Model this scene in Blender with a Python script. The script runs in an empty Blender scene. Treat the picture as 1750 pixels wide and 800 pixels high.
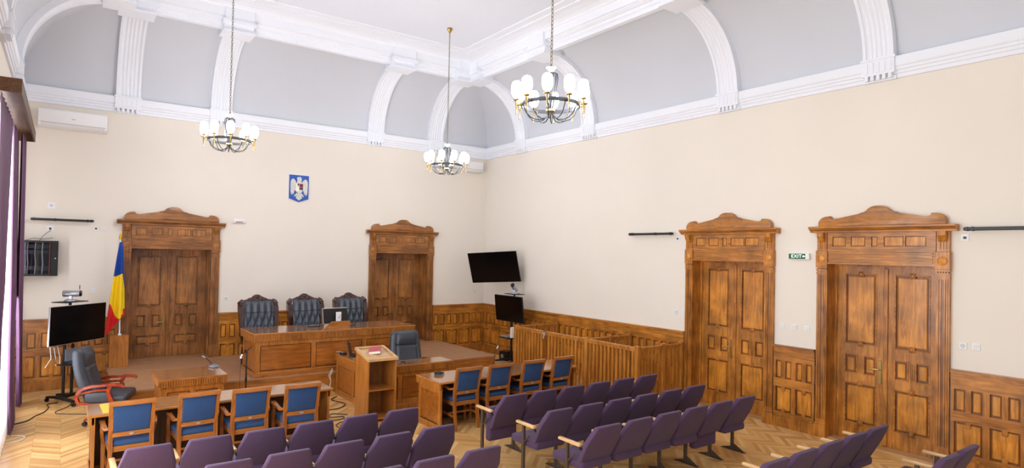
import bpy, bmesh, math, random
from mathutils import Vector, Matrix
from math import sin, cos, pi, radians as R, sqrt
random.seed(7)
scene = bpy.context.scene
C = scene.collection

# ------------------------------------------------------------------ colour / materials
def lin(c):
    c = c/255.0
    return c/12.92 if c <= 0.04045 else ((c+0.055)/1.055)**2.4
def col(r, g, b): return (lin(r), lin(g), lin(b), 1.0)

def newmat(name):
    m = bpy.data.materials.new(name); m.use_nodes = True
    nt = m.node_tree; b = nt.nodes['Principled BSDF']
    return m, nt, b
def plain(name, c, rough=0.5, metal=0.0, spec=0.5, coat=0.0, noise=0.0, nscale=8.0, bump=0.0, bscale=200.0, sheen=0.0):
    m, nt, b = newmat(name)
    b.inputs['Base Color'].default_value = col(*c); b.inputs['Roughness'].default_value = rough
    b.inputs['Metallic'].default_value = metal; b.inputs['Specular IOR Level'].default_value = spec
    b.inputs['Coat Weight'].default_value = coat
    if sheen: b.inputs['Sheen Weight'].default_value = sheen
    tc = nt.nodes.new('ShaderNodeTexCoord')
    if noise:
        n = nt.nodes.new('ShaderNodeTexNoise'); n.inputs['Scale'].default_value = nscale; n.inputs['Detail'].default_value = 4
        nt.links.new(tc.outputs['Object'], n.inputs['Vector'])
        r = nt.nodes.new('ShaderNodeMapRange'); r.inputs['From Min'].default_value = .3; r.inputs['From Max'].default_value = .7
        r.inputs['To Min'].default_value = 1-noise; r.inputs['To Max'].default_value = 1+noise
        nt.links.new(n.outputs['Fac'], r.inputs['Value'])
        mx = nt.nodes.new('ShaderNodeVectorMath'); mx.operation = 'SCALE'
        mx.inputs[0].default_value = col(*c)[:3]; nt.links.new(r.outputs['Result'], mx.inputs['Scale'])
        nt.links.new(mx.outputs['Vector'], b.inputs['Base Color'])
    if bump:
        n2 = nt.nodes.new('ShaderNodeTexNoise'); n2.inputs['Scale'].default_value = bscale; n2.inputs['Detail'].default_value = 3
        nt.links.new(tc.outputs['Object'], n2.inputs['Vector'])
        bp = nt.nodes.new('ShaderNodeBump'); bp.inputs['Strength'].default_value = bump; bp.inputs['Distance'].default_value = .01
        nt.links.new(n2.outputs['Fac'], bp.inputs['Height']); nt.links.new(bp.outputs['Normal'], b.inputs['Normal'])
    return m
def wood(name, dark, mid, light, axis='z', rough=.38, coat=.15, scale=1.0, patch=.25, bump=.08):
    m, nt, b = newmat(name)
    N, L = nt.nodes, nt.links
    tc = N.new('ShaderNodeTexCoord'); mp = N.new('ShaderNodeMapping')
    s = {'x': (1.1, 11, 11), 'y': (11, 1.1, 11), 'z': (11, 11, 1.1)}[axis]
    mp.inputs['Scale'].default_value = tuple(q*scale for q in s)
    L.new(tc.outputs['Object'], mp.inputs['Vector'])
    n = N.new('ShaderNodeTexNoise'); n.inputs['Scale'].default_value = 1.6; n.inputs['Detail'].default_value = 7
    n.inputs['Roughness'].default_value = .62; n.inputs['Distortion'].default_value = 1.1
    L.new(mp.outputs['Vector'], n.inputs['Vector'])
    cr = N.new('ShaderNodeValToRGB'); e = cr.color_ramp.elements
    e[0].position = .27; e[0].color = col(*dark); e[1].position = .74; e[1].color = col(*light)
    k = e.new(.50); k.color = col(*mid)
    L.new(n.outputs['Fac'], cr.inputs['Fac'])
    n2 = N.new('ShaderNodeTexNoise'); n2.inputs['Scale'].default_value = 3.2; n2.inputs['Detail'].default_value = 3
    L.new(tc.outputs['Object'], n2.inputs['Vector'])
    r = N.new('ShaderNodeMapRange'); r.inputs['From Min'].default_value = .3; r.inputs['From Max'].default_value = .7
    r.inputs['To Min'].default_value = 1-patch; r.inputs['To Max'].default_value = 1+patch
    L.new(n2.outputs['Fac'], r.inputs['Value'])
    mx = N.new('ShaderNodeVectorMath'); mx.operation = 'SCALE'
    L.new(cr.outputs['Color'], mx.inputs[0]); L.new(r.outputs['Result'], mx.inputs['Scale'])
    L.new(mx.outputs['Vector'], b.inputs['Base Color'])
    b.inputs['Roughness'].default_value = rough; b.inputs['Coat Weight'].default_value = coat; b.inputs['Coat Roughness'].default_value = .12
    bp = N.new('ShaderNodeBump'); bp.inputs['Strength'].default_value = bump; bp.inputs['Distance'].default_value = .004
    L.new(n.outputs['Fac'], bp.inputs['Height']); L.new(bp.outputs['Normal'], b.inputs['Normal'])
    return m
def emis(name, c, s):
    m, nt, b = newmat(name)
    b.inputs['Base Color'].default_value = col(*c); b.inputs['Emission Color'].default_value = col(*c); b.inputs['Emission Strength'].default_value = s
    return m

M = {}
W1 = ((114, 63, 15), (172, 108, 36), (202, 140, 58))
WD = ((60, 32, 12), (104, 60, 24), (132, 82, 38))
M['pine_v'] = wood('pine_v', *W1, 'z', patch=.35); M['pine_x'] = wood('pine_x', *W1, 'x', patch=.32); M['pine_y'] = wood('pine_y', *W1, 'y', patch=.3)
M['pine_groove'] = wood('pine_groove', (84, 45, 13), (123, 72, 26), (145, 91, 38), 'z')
M['pine_light'] = wood('pine_light', (147, 86, 20), (197, 127, 39), (218, 154, 64), 'z', patch=.32)
M['aged_v'] = wood('aged_v', (96, 54, 21), (145, 92, 42), (174, 117, 61), 'z', patch=.3)
M['aged_x'] = wood('aged_x', (100, 56, 22), (152, 97, 45), (179, 122, 62), 'x', patch=.28)
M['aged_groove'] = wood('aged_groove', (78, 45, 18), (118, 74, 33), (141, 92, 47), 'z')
M['aged_light'] = wood('aged_light', (110, 64, 26), (160, 104, 48), (187, 130, 69), 'z', patch=.3)
M['oak_v'] = wood('oak_v', (127, 73, 23), (171, 106, 42), (189, 127, 61), 'z', rough=.3, coat=.3, patch=.14)
M['oak_x'] = wood('oak_x', (127, 73, 23), (171, 106, 42), (189, 127, 61), 'x', rough=.3, coat=.3, patch=.14)
M['oak_panel'] = wood('oak_panel', (112, 61, 16), (158, 92, 32), (178, 113, 47), 'x', rough=.28, coat=.3, patch=.18)
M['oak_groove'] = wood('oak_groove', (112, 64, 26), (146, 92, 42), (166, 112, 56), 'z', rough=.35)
M['oak_top'] = wood('oak_top', (128, 80, 42), (172, 118, 70), (194, 142, 92), 'x', rough=.14, coat=1.0, patch=.15, bump=.02)
M['oak_dark'] = wood('oak_dark', (34, 18, 8), (64, 36, 16), (84, 50, 24), 'z', rough=.5)
M['oak_pale'] = wood('oak_pale', (150, 108, 62), (200, 158, 106), (218, 182, 134), 'x', rough=.3, coat=.3, patch=.12)
M['rail_wood'] = wood('rail_wood', (125, 73, 20), (178, 115, 43), (200, 140, 66), 'z', rough=.35, coat=.2, patch=.15)
M['chair_wood'] = wood('chair_wood', (114, 61, 21), (156, 91, 38), (174, 111, 54), 'z', rough=.3, coat=.3, patch=.12)
M['chair_wood_x'] = wood('chair_wood_x', (114, 61, 21), (161, 97, 43), (180, 119, 61), 'x', rough=.3, coat=.3, patch=.12)
M['arm_wood'] = wood('arm_wood', (196, 150, 96), (220, 178, 124), (232, 196, 148), 'y', rough=.3, coat=.3, patch=.1)
M['cherry'] = wood('cherry', (112, 30, 8), (154, 50, 16), (186, 80, 34), 'x', rough=.18, coat=.6, patch=.15)
M['mahogany'] = wood('mahogany', (28, 10, 8), (58, 24, 18), (82, 38, 28), 'z', rough=.2, coat=.6, patch=.2)
M['carpet'] = plain('dais_carpet', (172, 126, 88), .75, noise=.10, nscale=5, bump=.2, bscale=300)
M['wall'] = plain('cream_wall_paint', (233, 225, 213), .85, noise=.012, nscale=1.2, bump=.02, bscale=120)
M['cove'] = plain('grey_cove_paint', (206, 209, 216), .85, noise=.012, nscale=1.5)
M['stucco'] = plain('white_plaster_moulding', (236, 239, 246), .7, noise=.008, nscale=2)
M['ceil'] = plain('white_ceiling_paint', (228, 232, 242), .85, noise=.01, nscale=1.0)
M['black'] = plain('black_plastic', (18, 18, 20), .4)
M['blackmat'] = plain('black_metal', (22, 21, 22), .5, metal=.3)
M['screen'] = plain('black_screen', (5, 5, 7), .16, spec=.4)
M['bezel'] = plain('dark_bezel', (26, 26, 28), .35)
M['silver'] = plain('silver_plastic', (186, 188, 194), .3, metal=.6)
M['greyplastic'] = plain('grey_plastic', (120, 126, 138), .45)
M['white'] = plain('white_plastic', (238, 238, 240), .45)
M['offwhite'] = plain('off_white_plastic', (226, 226, 226), .5)
M['chainbrass'] = plain('darkened_brass', (122, 104, 70), .4, metal=.8)
M['pelmet_wood'] = wood('pelmet_wood', (52, 30, 14), (90, 56, 28), (116, 76, 40), 'y', rough=.5, coat=0, patch=.2)
M['socketgrey'] = plain('socket_grey', (206, 206, 206), .5)
M['brass'] = plain('aged_brass', (176, 150, 92), .3, metal=.9)
M['iron'] = plain('dark_blued_iron', (32, 36, 42), .5, metal=.2)
M['steel'] = plain('brown_painted_steel', (98, 84, 74), .4, metal=.4)
M['leather'] = plain('black_leather', (56, 61, 70), .36, noise=.06, nscale=20, bump=.12, bscale=260)
M['seam'] = plain('black_leather_seam', (14, 15, 18), .5)
M['tuft'] = plain('charcoal_leather', (72, 78, 88), .38, noise=.06, nscale=18, bump=.12, bscale=260)
M['blue'] = plain('blue_upholstery', (32, 66, 112), .85, noise=.10, nscale=60, bump=.25, bscale=400, sheen=.05)
M['purple'] = plain('purple_upholstery', (80, 56, 87), .9, noise=.10, nscale=70, bump=.3, bscale=350, sheen=.1)
M['curtain'] = plain('purple_curtain_cloth', (100, 60, 98), .7, noise=.08, nscale=10, bump=.1, sheen=.15)
M['flag_blue'] = plain('flag_blue', (16, 66, 156), .7); M['flag_yellow'] = plain('flag_yellow', (250, 214, 20), .7); M['flag_red'] = plain('flag_red', (222, 24, 34), .7)
M['gold'] = plain('gold_finial', (222, 178, 30), .3, metal=.7)
M['shield'] = plain('shield_blue', (16, 78, 170), .35, coat=.3)
M['eagle'] = plain('eagle_silver', (206, 204, 196), .4, metal=.2, noise=.12, nscale=30)
M['sred'] = plain('shield_red', (150, 24, 30), .4); M['sblk'] = plain('shield_dark', (40, 44, 70), .4)
M['exit_green'] = emis('exit_green', (14, 92, 48), .12); M['exit_white'] = emis('exit_letter_white', (236, 250, 240), .6)
M['book'] = plain('book_cover_red', (176, 70, 76), .45, noise=.06); M['paper'] = plain('paper', (240, 234, 224), .8)
M['folder'] = plain('yellow_folder', (232, 196, 70), .6)
M['cable'] = plain('black_cable', (30, 28, 28), .5); M['cable_w'] = plain('white_cable', (222, 220, 214), .5); M['orange'] = plain('orange_cable', (222, 106, 40), .5)
M['shade'] = emis('lit_opal_glass', (250, 251, 255), 37.0)
M['glow'] = emis('glass_dish_added_glow', (255, 250, 235), 3.0)  # the dish holds no lamp; its brightness is added as emission
M['led'] = plain('dark_lens', (8, 8, 10), .08)

def glass(name, c, alpha):
    m, nt, b = newmat(name)
    tr = nt.nodes.new('ShaderNodeBsdfTransparent'); gl = nt.nodes.new('ShaderNodeBsdfGlossy'); gl.inputs['Roughness'].default_value = .03
    tr.inputs['Color'].default_value = col(*c)
    mx = nt.nodes.new('ShaderNodeMixShader'); mx.inputs['Fac'].default_value = alpha
    nt.links.new(tr.outputs[0], mx.inputs[1]); nt.links.new(gl.outputs[0], mx.inputs[2])
    nt.links.new(mx.outputs[0], nt.nodes['Material Output'].inputs['Surface']); return m
M['glass'] = glass('clear_glass', (240, 246, 248), .06)
M['smoke'] = glass('smoked_glass', (225, 226, 232), .02)
def sheer():
    m, nt, b = newmat('white_sheer')
    tl = nt.nodes.new('ShaderNodeBsdfTranslucent'); tl.inputs['Color'].default_value = col(250, 250, 255)
    df = nt.nodes.new('ShaderNodeBsdfDiffuse'); df.inputs['Color'].default_value = col(245, 245, 250)
    mx = nt.nodes.new('ShaderNodeMixShader'); mx.inputs['Fac'].default_value = .5
    nt.links.new(tl.outputs[0], mx.inputs[1]); nt.links.new(df.outputs[0], mx.inputs[2])
    nt.links.new(mx.outputs[0], nt.nodes['Material Output'].inputs['Surface']); return m
M['sheer'] = sheer()

def floor_mat():
    m, nt, b = newmat('oak_herringbone_parquet'); N, L = nt.nodes, nt.links
    def math_(op, a, bb=None, c=None):
        n = N.new('ShaderNodeMath'); n.operation = op
        for i, v in enumerate((a, bb, c)):
            if v is None: continue
            if isinstance(v, (int, float)): n.inputs[i].default_value = v
            else: L.new(v, n.inputs[i])
        return n.outputs[0]
    tc = N.new('ShaderNodeTexCoord'); sp = N.new('ShaderNodeSeparateXYZ'); L.new(tc.outputs['Object'], sp.inputs[0])
    X, Y = sp.outputs['X'], sp.outputs['Y']
    wcol, hp = .31, .085
    u = math_('DIVIDE', X, wcol); ci = math_('FLOOR', u); fu = math_('FRACT', u)
    par = math_('MODULO', math_('ABSOLUTE', ci), 2.0)
    tri = math_('ABSOLUTE', math_('SUBTRACT', fu, par))          # fu or 1-fu
    v = math_('DIVIDE', math_('ADD', Y, math_('MULTIPLY', tri, wcol*.95)), hp)
    pi_ = math_('FLOOR', v); fv = math_('FRACT', v)
    cv = N.new('ShaderNodeCombineXYZ'); L.new(ci, cv.inputs[0]); L.new(pi_, cv.inputs[1])
    wn = N.new('ShaderNodeTexWhiteNoise'); wn.noise_dimensions = '3D'; L.new(cv.outputs[0], wn.inputs['Vector'])
    cr = N.new('ShaderNodeValToRGB'); e = cr.color_ramp.elements
    e[0].position = 0; e[0].color = col(200, 148, 84); e[1].position = 1; e[1].color = col(238, 198, 134)
    k = e.new(.5); k.color = col(224, 178, 112)
    L.new(wn.outputs['Value'], cr.inputs['Fac'])
    # grain along the plank
    cg = N.new('ShaderNodeCombineXYZ'); L.new(math_('MULTIPLY', fv, 7.0), cg.inputs[1]); L.new(math_('MULTIPLY', fu, 1.6), cg.inputs[0]); L.new(math_('MULTIPLY', wn.outputs['Value'], 37.0), cg.inputs[2])
    ng = N.new('ShaderNodeTexNoise'); ng.inputs['Scale'].default_value = 1.5; ng.inputs['Detail'].default_value = 4; L.new(cg.outputs[0], ng.inputs['Vector'])
    g = math_('MULTIPLY_ADD', ng.outputs['Fac'], .22, .89)
    edge = math_('MINIMUM', math_('MINIMUM', fv, math_('SUBTRACT', 1.0, fv)), math_('MULTIPLY', math_('MINIMUM', fu, math_('SUBTRACT', 1.0, fu)), 3.0))
    mr = N.new('ShaderNodeMapRange'); L.new(edge, mr.inputs['Value']); mr.inputs['From Max'].default_value = .05; mr.inputs['To Min'].default_value = .78
    sc = N.new('ShaderNodeVectorMath'); sc.operation = 'SCALE'; L.new(cr.outputs['Color'], sc.inputs[0]); L.new(math_('MULTIPLY', g, mr.outputs['Result']), sc.inputs['Scale'])
    L.new(sc.outputs['Vector'], b.inputs['Base Color'])
    b.inputs['Roughness'].default_value = .33; b.inputs['Coat Weight'].default_value = .25; b.inputs['Coat Roughness'].default_value = .2
    return m
M['floor'] = floor_mat()

# ------------------------------------------------------------------ mesh builder
class MB:
    def __init__(s, tf=None): s.bm = bmesh.new(); s.tf = tf; s.mi = 0; s.cut = 0
    def _p(s, p): return Vector(s.tf(*p)) if s.tf else Vector(p)
    def _f(s, vs):
        try:
            f = s.bm.faces.new(vs); f.material_index = s.mi; return f
        except ValueError: return None
    def hexa(s, c, bev=0, seg=1):
        v = [s.bm.verts.new(s._p(p)) for p in c]
        fs = [s._f([v[i] for i in q]) for q in ((0,3,2,1),(4,5,6,7),(0,1,5,4),(1,2,6,5),(2,3,7,6),(3,0,4,7))]
        if bev:
            ed = list({e for f in fs for e in f.edges})
            r = bmesh.ops.bevel(s.bm, geom=ed, offset=bev, segments=seg, affect='EDGES', profile=.5)
            for f in r['faces']: f.material_index = s.mi
        return s
    def box(s, x0, x1, y0, y1, z0, z1, bev=0, seg=1):
        return s.hexa([(x0,y0,z0),(x1,y0,z0),(x1,y1,z0),(x0,y1,z0),(x0,y0,z1),(x1,y0,z1),(x1,y1,z1),(x0,y1,z1)], bev, seg)
    def prism(s, pts, axis, a, b, bev=0, seg=2):
        mk = {'x': lambda p, q: (q, p[0], p[1]), 'y': lambda p, q: (p[0], q, p[1]), 'z': lambda p, q: (p[0], p[1], q)}[axis]
        A = [s.bm.verts.new(s._p(mk(p, a))) for p in pts]; B = [s.bm.verts.new(s._p(mk(p, b))) for p in pts]
        n = len(pts); fs = [s._f(A[::-1]), s._f(B)]
        for i in range(n): fs.append(s._f([A[i], A[(i+1) % n], B[(i+1) % n], B[i]]))
        if bev:
            ed = [e for e in {e for f in fs[:2] if f for e in f.edges}]
            r = bmesh.ops.bevel(s.bm, geom=ed, offset=bev, segments=seg, affect='EDGES', profile=.5)
            for f in r['faces']: f.material_index = s.mi
        return s
    def loft(s, rings, cap=True, close=False):
        R_ = [[s.bm.verts.new(s._p(p)) for p in r] for r in rings]; n = len(R_[0]); m = len(R_)
        for j in range(m if close else m-1):
            a, b = R_[j], R_[(j+1) % m]
            for i in range(n): s._f([a[i], a[(i+1) % n], b[(i+1) % n], b[i]])
        if cap and not close: s._f(R_[0][::-1]); s._f(R_[-1])
        return s
    def tube(s, pts, r, n=8, closed=False):
        P = [Vector(p) for p in pts]; m = len(P); rings = []
        rr = r if isinstance(r, (list, tuple)) else [r]*m
        up = None
        for i in range(m):
            if closed: t = P[(i+1) % m]-P[i-1]
            else: t = P[min(i+1, m-1)]-P[max(i-1, 0)]
            t.normalize()
            if up is None:
                up = Vector((0,0,1)) if abs(t.z) < .9 else Vector((1,0,0))
            u = t.cross(up); 
            if u.length < 1e-6: u = t.cross(Vector((0,1,0)))
            u.normalize(); w = u.cross(t).normalized(); up = w
            rings.append([tuple(P[i]+u*rr[i]*cos(2*pi*k/n)+w*rr[i]*sin(2*pi*k/n)) for k in range(n)])
        return s.loft(rings, cap=True, close=closed)
    def rectsweep(s, pts, w, h, up=(0,0,1), sm=0):
        P = [Vector(p) for p in pts]; rings = []; m = len(P); U = Vector(up)
        if sm:
            w = w if isinstance(w, (list, tuple)) else [w]*m; h = h if isinstance(h, (list, tuple)) else [h]*m; Q, W2, H2 = [], [], []
            for i in range(m-1):
                p0, p1, p2, p3 = P[max(i-1, 0)], P[i], P[i+1], P[min(i+2, m-1)]
                for k in range(sm):
                    t = k/sm; Q.append(.5*((2*p1)+(-p0+p2)*t+(2*p0-5*p1+4*p2-p3)*t*t+(-p0+3*p1-3*p2+p3)*t**3)); W2.append(w[i]+(w[i+1]-w[i])*t); H2.append(h[i]+(h[i+1]-h[i])*t)
            P, w, h = Q+[P[-1]], W2+[w[-1]], H2+[h[-1]]; m = len(P)
        for i in range(m):
            t = (P[min(i+1, m-1)]-P[max(i-1, 0)]).normalized(); u = t.cross(U).normalized(); q = u.cross(t).normalized()
            ww = w[i] if isinstance(w, (list, tuple)) else w; hh = h[i] if isinstance(h, (list, tuple)) else h
            rings.append([tuple(P[i]+u*a*ww/2+q*b*hh/2) for a, b in ((-1,-1),(1,-1),(1,1),(-1,1))])
        return s.loft(rings)
    def lathe(s, prof, c=(0,0,0), n=16, axis='z'):
        rings = []
        for r, h in prof:
            r = max(r, 1e-4)
            if axis == 'z': rings.append([(c[0]+r*cos(2*pi*k/n), c[1]+r*sin(2*pi*k/n), c[2]+h) for k in range(n)])
            elif axis == 'y': rings.append([(c[0]+r*cos(2*pi*k/n), c[1]+h, c[2]+r*sin(2*pi*k/n)) for k in range(n)])
            else: rings.append([(c[0]+h, c[1]+r*cos(2*pi*k/n), c[2]+r*sin(2*pi*k/n)) for k in range(n)])
        return s.loft(rings)
    def grid(s, fn, nu, nv, thick=None):
        V = [[s.bm.verts.new(s._p(fn(i/nu, j/nv))) for i in range(nu+1)] for j in range(nv+1)]
        out = []
        for j in range(nv):
            for i in range(nu): out.append((i, j, s._f([V[j][i], V[j][i+1], V[j+1][i+1], V[j+1][i]])))
        return out
    def framed(s, a, b, z0, z1, cols, d, t=.02, mg=.07, fields=(1, 2), raised=.012, gap=.013):
        """panelled frame lying in (x,z) of local tf with front at y=-d ; material slots: 0 frame,1 groove,2 field"""
        s.mi = 1; s.box(a, b, -d+t, -d+t+.004, z0, z1)
        s.mi = 0
        s.box(a, b, -d, -d+t, z0, z0+mg); s.box(a, b, -d, -d+t, z1-mg, z1)
        w = (b-a-mg*(cols+1))/cols
        for i in range(cols+1):
            x = a+i*(w+mg); s.box(x, x+mg, -d, -d+t, z0+mg, z1-mg)
        for i in range(cols):
            x = a+mg+i*(w+mg)
            s.mi = 2; s.box(x+gap, x+w-gap, -d+t-raised, -d+t, z0+mg+gap, z1-mg-gap, .005)
        s.mi = 0; return s
    def build(s, name, mats, parent=None, smooth=False, angle=40):
        bm = s.bm
        bmesh.ops.recalc_face_normals(bm, faces=bm.faces)
        me = bpy.data.meshes.new(name); bm.to_mesh(me); bm.free()
        if not isinstance(mats, (list, tuple)): mats = [mats]
        for m in mats: me.materials.append(M[m])
        if smooth:
            for p in me.polygons: p.use_smooth = True
            me.set_sharp_from_angle(angle=R(angle))
        o = bpy.data.objects.new(name, me); C.objects.link(o)
        if parent: o.parent = parent
        return o

def tag(o, label=None, cat=None, group=None, kind=None):
    if label: o['label'] = label
    if cat: o['category'] = cat
    if group: o['group'] = group
    if kind: o['kind'] = kind
    return o
def thing(name, label, cat, loc=(0,0,0), rz=0, group=None, kind=None):
    o = bpy.data.objects.new(name, None); o.empty_display_size = .1; C.objects.link(o)
    o.location = loc; o.rotation_euler = (0, 0, rz)
    return tag(o, label, cat, group, kind)
def put(o, loc, rz=0): o.location = loc; o.rotation_euler = (0, 0, rz); return o
def dup(root, loc, rz, label, group=None):
    r = root.copy(); C.objects.link(r); r.location = loc; r.rotation_euler = (0, 0, rz); r['label'] = label
    if group: r['group'] = group
    for ch in list(root.children):
        c = ch.copy(); C.objects.link(c); c.parent = r
        for g in list(ch.children):
            d = g.copy(); C.objects.link(d); d.parent = c
    return r
def struct(o, label, cat): return tag(o, label, cat, kind='structure')

RX, BY, LX, FY = 0.0, 0.0, -10.4, -17.2        # room: right wall x=0, back wall y=0, left wall, near end
DZ = .40                                        # platform height
TF_B = lambda s, d, z: (-s, -d, z)              # wall frame: s along the wall from the back right corner, d out into the room
TF_R = lambda s, d, z: (-d, -s, z)
TF_L = lambda s, d, z: (LX+d, -s, z)

# ------------------------------------------------------------------ room shell
DOORS_B = [(-7.82, .45), (-2.58, .45)]          # x centre, reveal depth
DOORS_R = [(-7.90, .22), (-10.43, .22)]         # y centre
b = MB(); b.box(LX-.4, .7, FY, .7, -.15, 0); struct(b.build('floor', 'floor'), 'pale oak parquet floor laid in a zigzag pattern', 'floor')
def wall_with_openings(tf, s0, s1, z1, ops, th):
    b = MB(tf); s = s0
    for a, c, zb, zt in sorted(ops):
        b.box(s, a, -th, 0, 0, z1)
        if zb > 0: b.box(a, c, -th, 0, 0, zb)
        b.box(a, c, -th, 0, zt, z1); s = c
    b.box(s, s1, -th, 0, 0, z1); return b
b = wall_with_openings(TF_B, -.6, 11.0, 5.6, [(-x-.77, -x+.77, 0, 2.74) for x, _ in DOORS_B], .7)
struct(b.build('wall_back', 'wall'), 'cream painted wall behind the judges bench', 'wall')
b = wall_with_openings(TF_R, 0, -FY, 5.6, [(-y-.77, -y+.77, 0, 2.74) for y, _ in DOORS_R], .5)
struct(b.build('wall_right', 'wall'), 'cream painted long wall with two double doors', 'wall')
WINS = [(1.45, 5.35), (6.75, 10.45), (11.85, 15.55)]  # first window is in view; the other two are unseen, added for light
b = wall_with_openings(TF_L, 0, -FY, 5.6, [(a, c, .35, 4.42) for a, c in WINS], .5)
struct(b.build('wall_left', 'wall'), 'cream painted window wall at the left edge', 'wall')

def sweep(profile, name, mat, smooth=False, parent=None, angle=35):
    """profile of (d,z) run along left, back and right wall with mitred corners"""
    b = MB(); st = []
    for k in range(4):
        if k == 0: st.append([(LX+d, FY, z) for d, z in profile])
        if k == 1: st.append([(LX+d, -d, z) for d, z in profile])
        if k == 2: st.append([(-d, -d, z) for d, z in profile])
        if k == 3: st.append([(-d, FY, z) for d, z in profile])
    V = [[b.bm.verts.new(p) for p in r] for r in st]
    for j in range(3):
        for i in range(len(profile)-1): b._f([V[j][i], V[j][i+1], V[j+1][i+1], V[j+1][i]])
    return b.build(name, mat, parent, smooth, angle)
# cove
CD, CZ0, CZ1 = 1.42, 5.66, 7.10
def covep(t, off=0):     # t 0..1 from wall to top ; ellipse
    a = t*pi/2; return (CD-(CD-off)*cos(a)-0*off, CZ0+(CZ1-CZ0-off)*sin(a))
b = MB(); b.box(LX+2.1, -2.1, FY, -2.1, 7.555, 7.70)
ceil = struct(b.build('ceiling', 'ceil'), 'flat white ceiling field over the courtroom', 'ceiling')
sweep([covep(i/28) for i in range(29)], 'cove', 'cove', True, ceil, 8)
struct(sweep([(0,5.40),(.035,5.40),(.035,5.455),(.055,5.46),(.055,5.50),(.075,5.51),(.075,5.545),(.095,5.56),(.10,5.575),(.10,5.70),(.02,5.705)], 'trim_1', 'stucco'),
       'white stepped plaster cornice below the curved cove', 'cornice')
struct(sweep([(1.30,7.12),(1.36,7.05),(1.47,7.05),(1.47,7.12),(1.51,7.14),(1.51,7.19),(1.55,7.20),(1.60,7.23),(1.60,7.25),(1.63,7.25),(1.64,7.40),(1.67,7.41),(1.69,7.44),(1.76,7.475),(1.88,7.50),(2.0,7.505),(2.0,7.53),(2.16,7.535),(2.18,7.57)], 'trim_2', 'stucco'),
       'white upper plaster entablature framing the flat ceiling', 'moulding')
# arched ribs with fluted face, base block with small drops, top bracket
RIBS_B = [1.71, 3.42, 6.98, 8.69]; RIBS_S = [1.72, 4.27, 7.90, 10.43, 14.0]
tn = 3
def rib(tf, s0, side):
    global tn
    zo = 0 if side == 'B' else .004
    b = MB(lambda s, d, z: tf(s, d+zo, z+zo)); w = .21
    prof = [(-w, .0), (-w, .085), (-w+.045, .085), (-w+.05, .065)]
    nf = 5; fw = (2*w-.10)/nf
    for i in range(nf):
        x = -w+.05+i*fw
        prof += [(x+.004, .065), (x+.02, .052), (x+fw-.02, .052), (x+fw-.004, .065)]
    prof += [(w-.05, .065), (w-.045, .085), (w, .085), (w, 0)]
    rings = []
    for j in range(25):
        t = j/24; ring = []
        for x, off in prof:
            d, z = covep(t, off)
            ring.append((s0+x, d+(.09-.09*t if off else 0)*.4, z))
        rings.append(ring)
    b.loft(rings)
    # base block over the cornice
    b.box(s0-.22, s0+.22, .0, .125, 5.47, 5.70); b.box(s0-.235, s0+.235, 0, .14, 5.685, 5.72)
    for i in range(5):
        x = s0-.16+i*.08
        b.box(x-.022, x+.022, .0, .12, 5.40, 5.47); b.box(x-.02, x+.02, .12, .135, 5.50, 5.66)
    b.box(s0-.22, s0+.22, 0, .06, 5.385, 5.44)
    # top bracket
    b.box(s0-.29, s0+.29, 1.18, 1.66, 6.965, 7.0); b.box(s0-.27, s0+.27, 1.18, 1.62, 7.0, 7.12); b.box(s0-.31, s0+.31, 1.2, 1.70, 7.12, 7.19)
    b.box(s0-.27, s0+.27, 1.2, 1.68, 7.19, 7.42)
    o = b.build(f'trim_{tn}', 'stucco'); tn += 1
    return o
nmB = ['nearest the right corner', 'third from the left', 'second from the left', 'leftmost']
for i, s in enumerate(RIBS_B): struct(rib(TF_B, s, 'B'), f'white fluted arched rib on the back wall cove, {nmB[i]}', 'rib')
nmR = ['nearest the far corner', 'second from the far corner', 'above the farther double door', 'above the nearer double door', 'nearest the viewer']
for i, s in enumerate(RIBS_S): struct(rib(TF_R, s, 'R'), f'white fluted arched rib on the right wall cove, {nmR[i]}', 'rib')
for i, s in enumerate(RIBS_S): struct(rib(TF_L, s, 'L'), f'white fluted arched rib on the left wall cove, {nmR[i].replace("above the farther double door","third from the far corner").replace("above the nearer double door","fourth from the far corner")}', 'rib')

# ------------------------------------------------------------------ wainscot
def wainscot(tf, s0, s1, mats):
    b = MB(tf); E = .004
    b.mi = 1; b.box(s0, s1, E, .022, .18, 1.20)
    b.mi = 0
    b.box(s0, s1, E, .075, 0, .17); b.box(s0, s1, E, .055, .17, .20)                  # base
    b.mi = 3; b.box(s0, s1, E, .06, 1.19, 1.30); b.box(s0, s1, E, .085, 1.30, 1.335); b.box(s0, s1, E, .05, 1.165, 1.19)
    n = max(1, round((s1-s0)/.395)); p = (s1-s0)/n; st = .075
    b.box(s0, s1, .02, .05, 1.085, 1.165); b.box(s0, s1, .02, .052, .655, .79); b.box(s0, s1, .02, .05, .20, .245)
    b.mi = 0
    for i in range(n+1):
        x = s0+i*p; a = max(s0, x-st/2); c = min(s1, x+st/2); b.box(a, c, .02, .049, .2, 1.165)
    for i in range(n):
        a = s0+i*p+st/2; c = s0+(i+1)*p-st/2; m = (a+c)/2
        b.mi = 0; b.box(m-.032, m+.032, .02, .047, .79, 1.085)
        for k in (-.018, 0, .018): b.box(m+k-.005, m+k+.005, .047, .052, .82, 1.06)
        b.mi = 2
        b.box(a+.022, m-.032-.018, .02, .034, .815, 1.06, .006); b.box(m+.05, c-.022, .02, .034, .815, 1.06, .006)
        b.box(a+.022, c-.022, .02, .036, .27, .63, .008)
        b.mi = 3; b.box(m-.032, m+.032, .02, .056, .585, .665, .008); b.box(m-.032, m+.032, .02, .056, .235, .30, .008)
        b.mi = 1
        for zz in (.625, .265): b.lathe([(.026, 0), (.026, .006), (.012, .012)], (m, .056, zz), 10, 'y') if False else None
    return b
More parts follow.
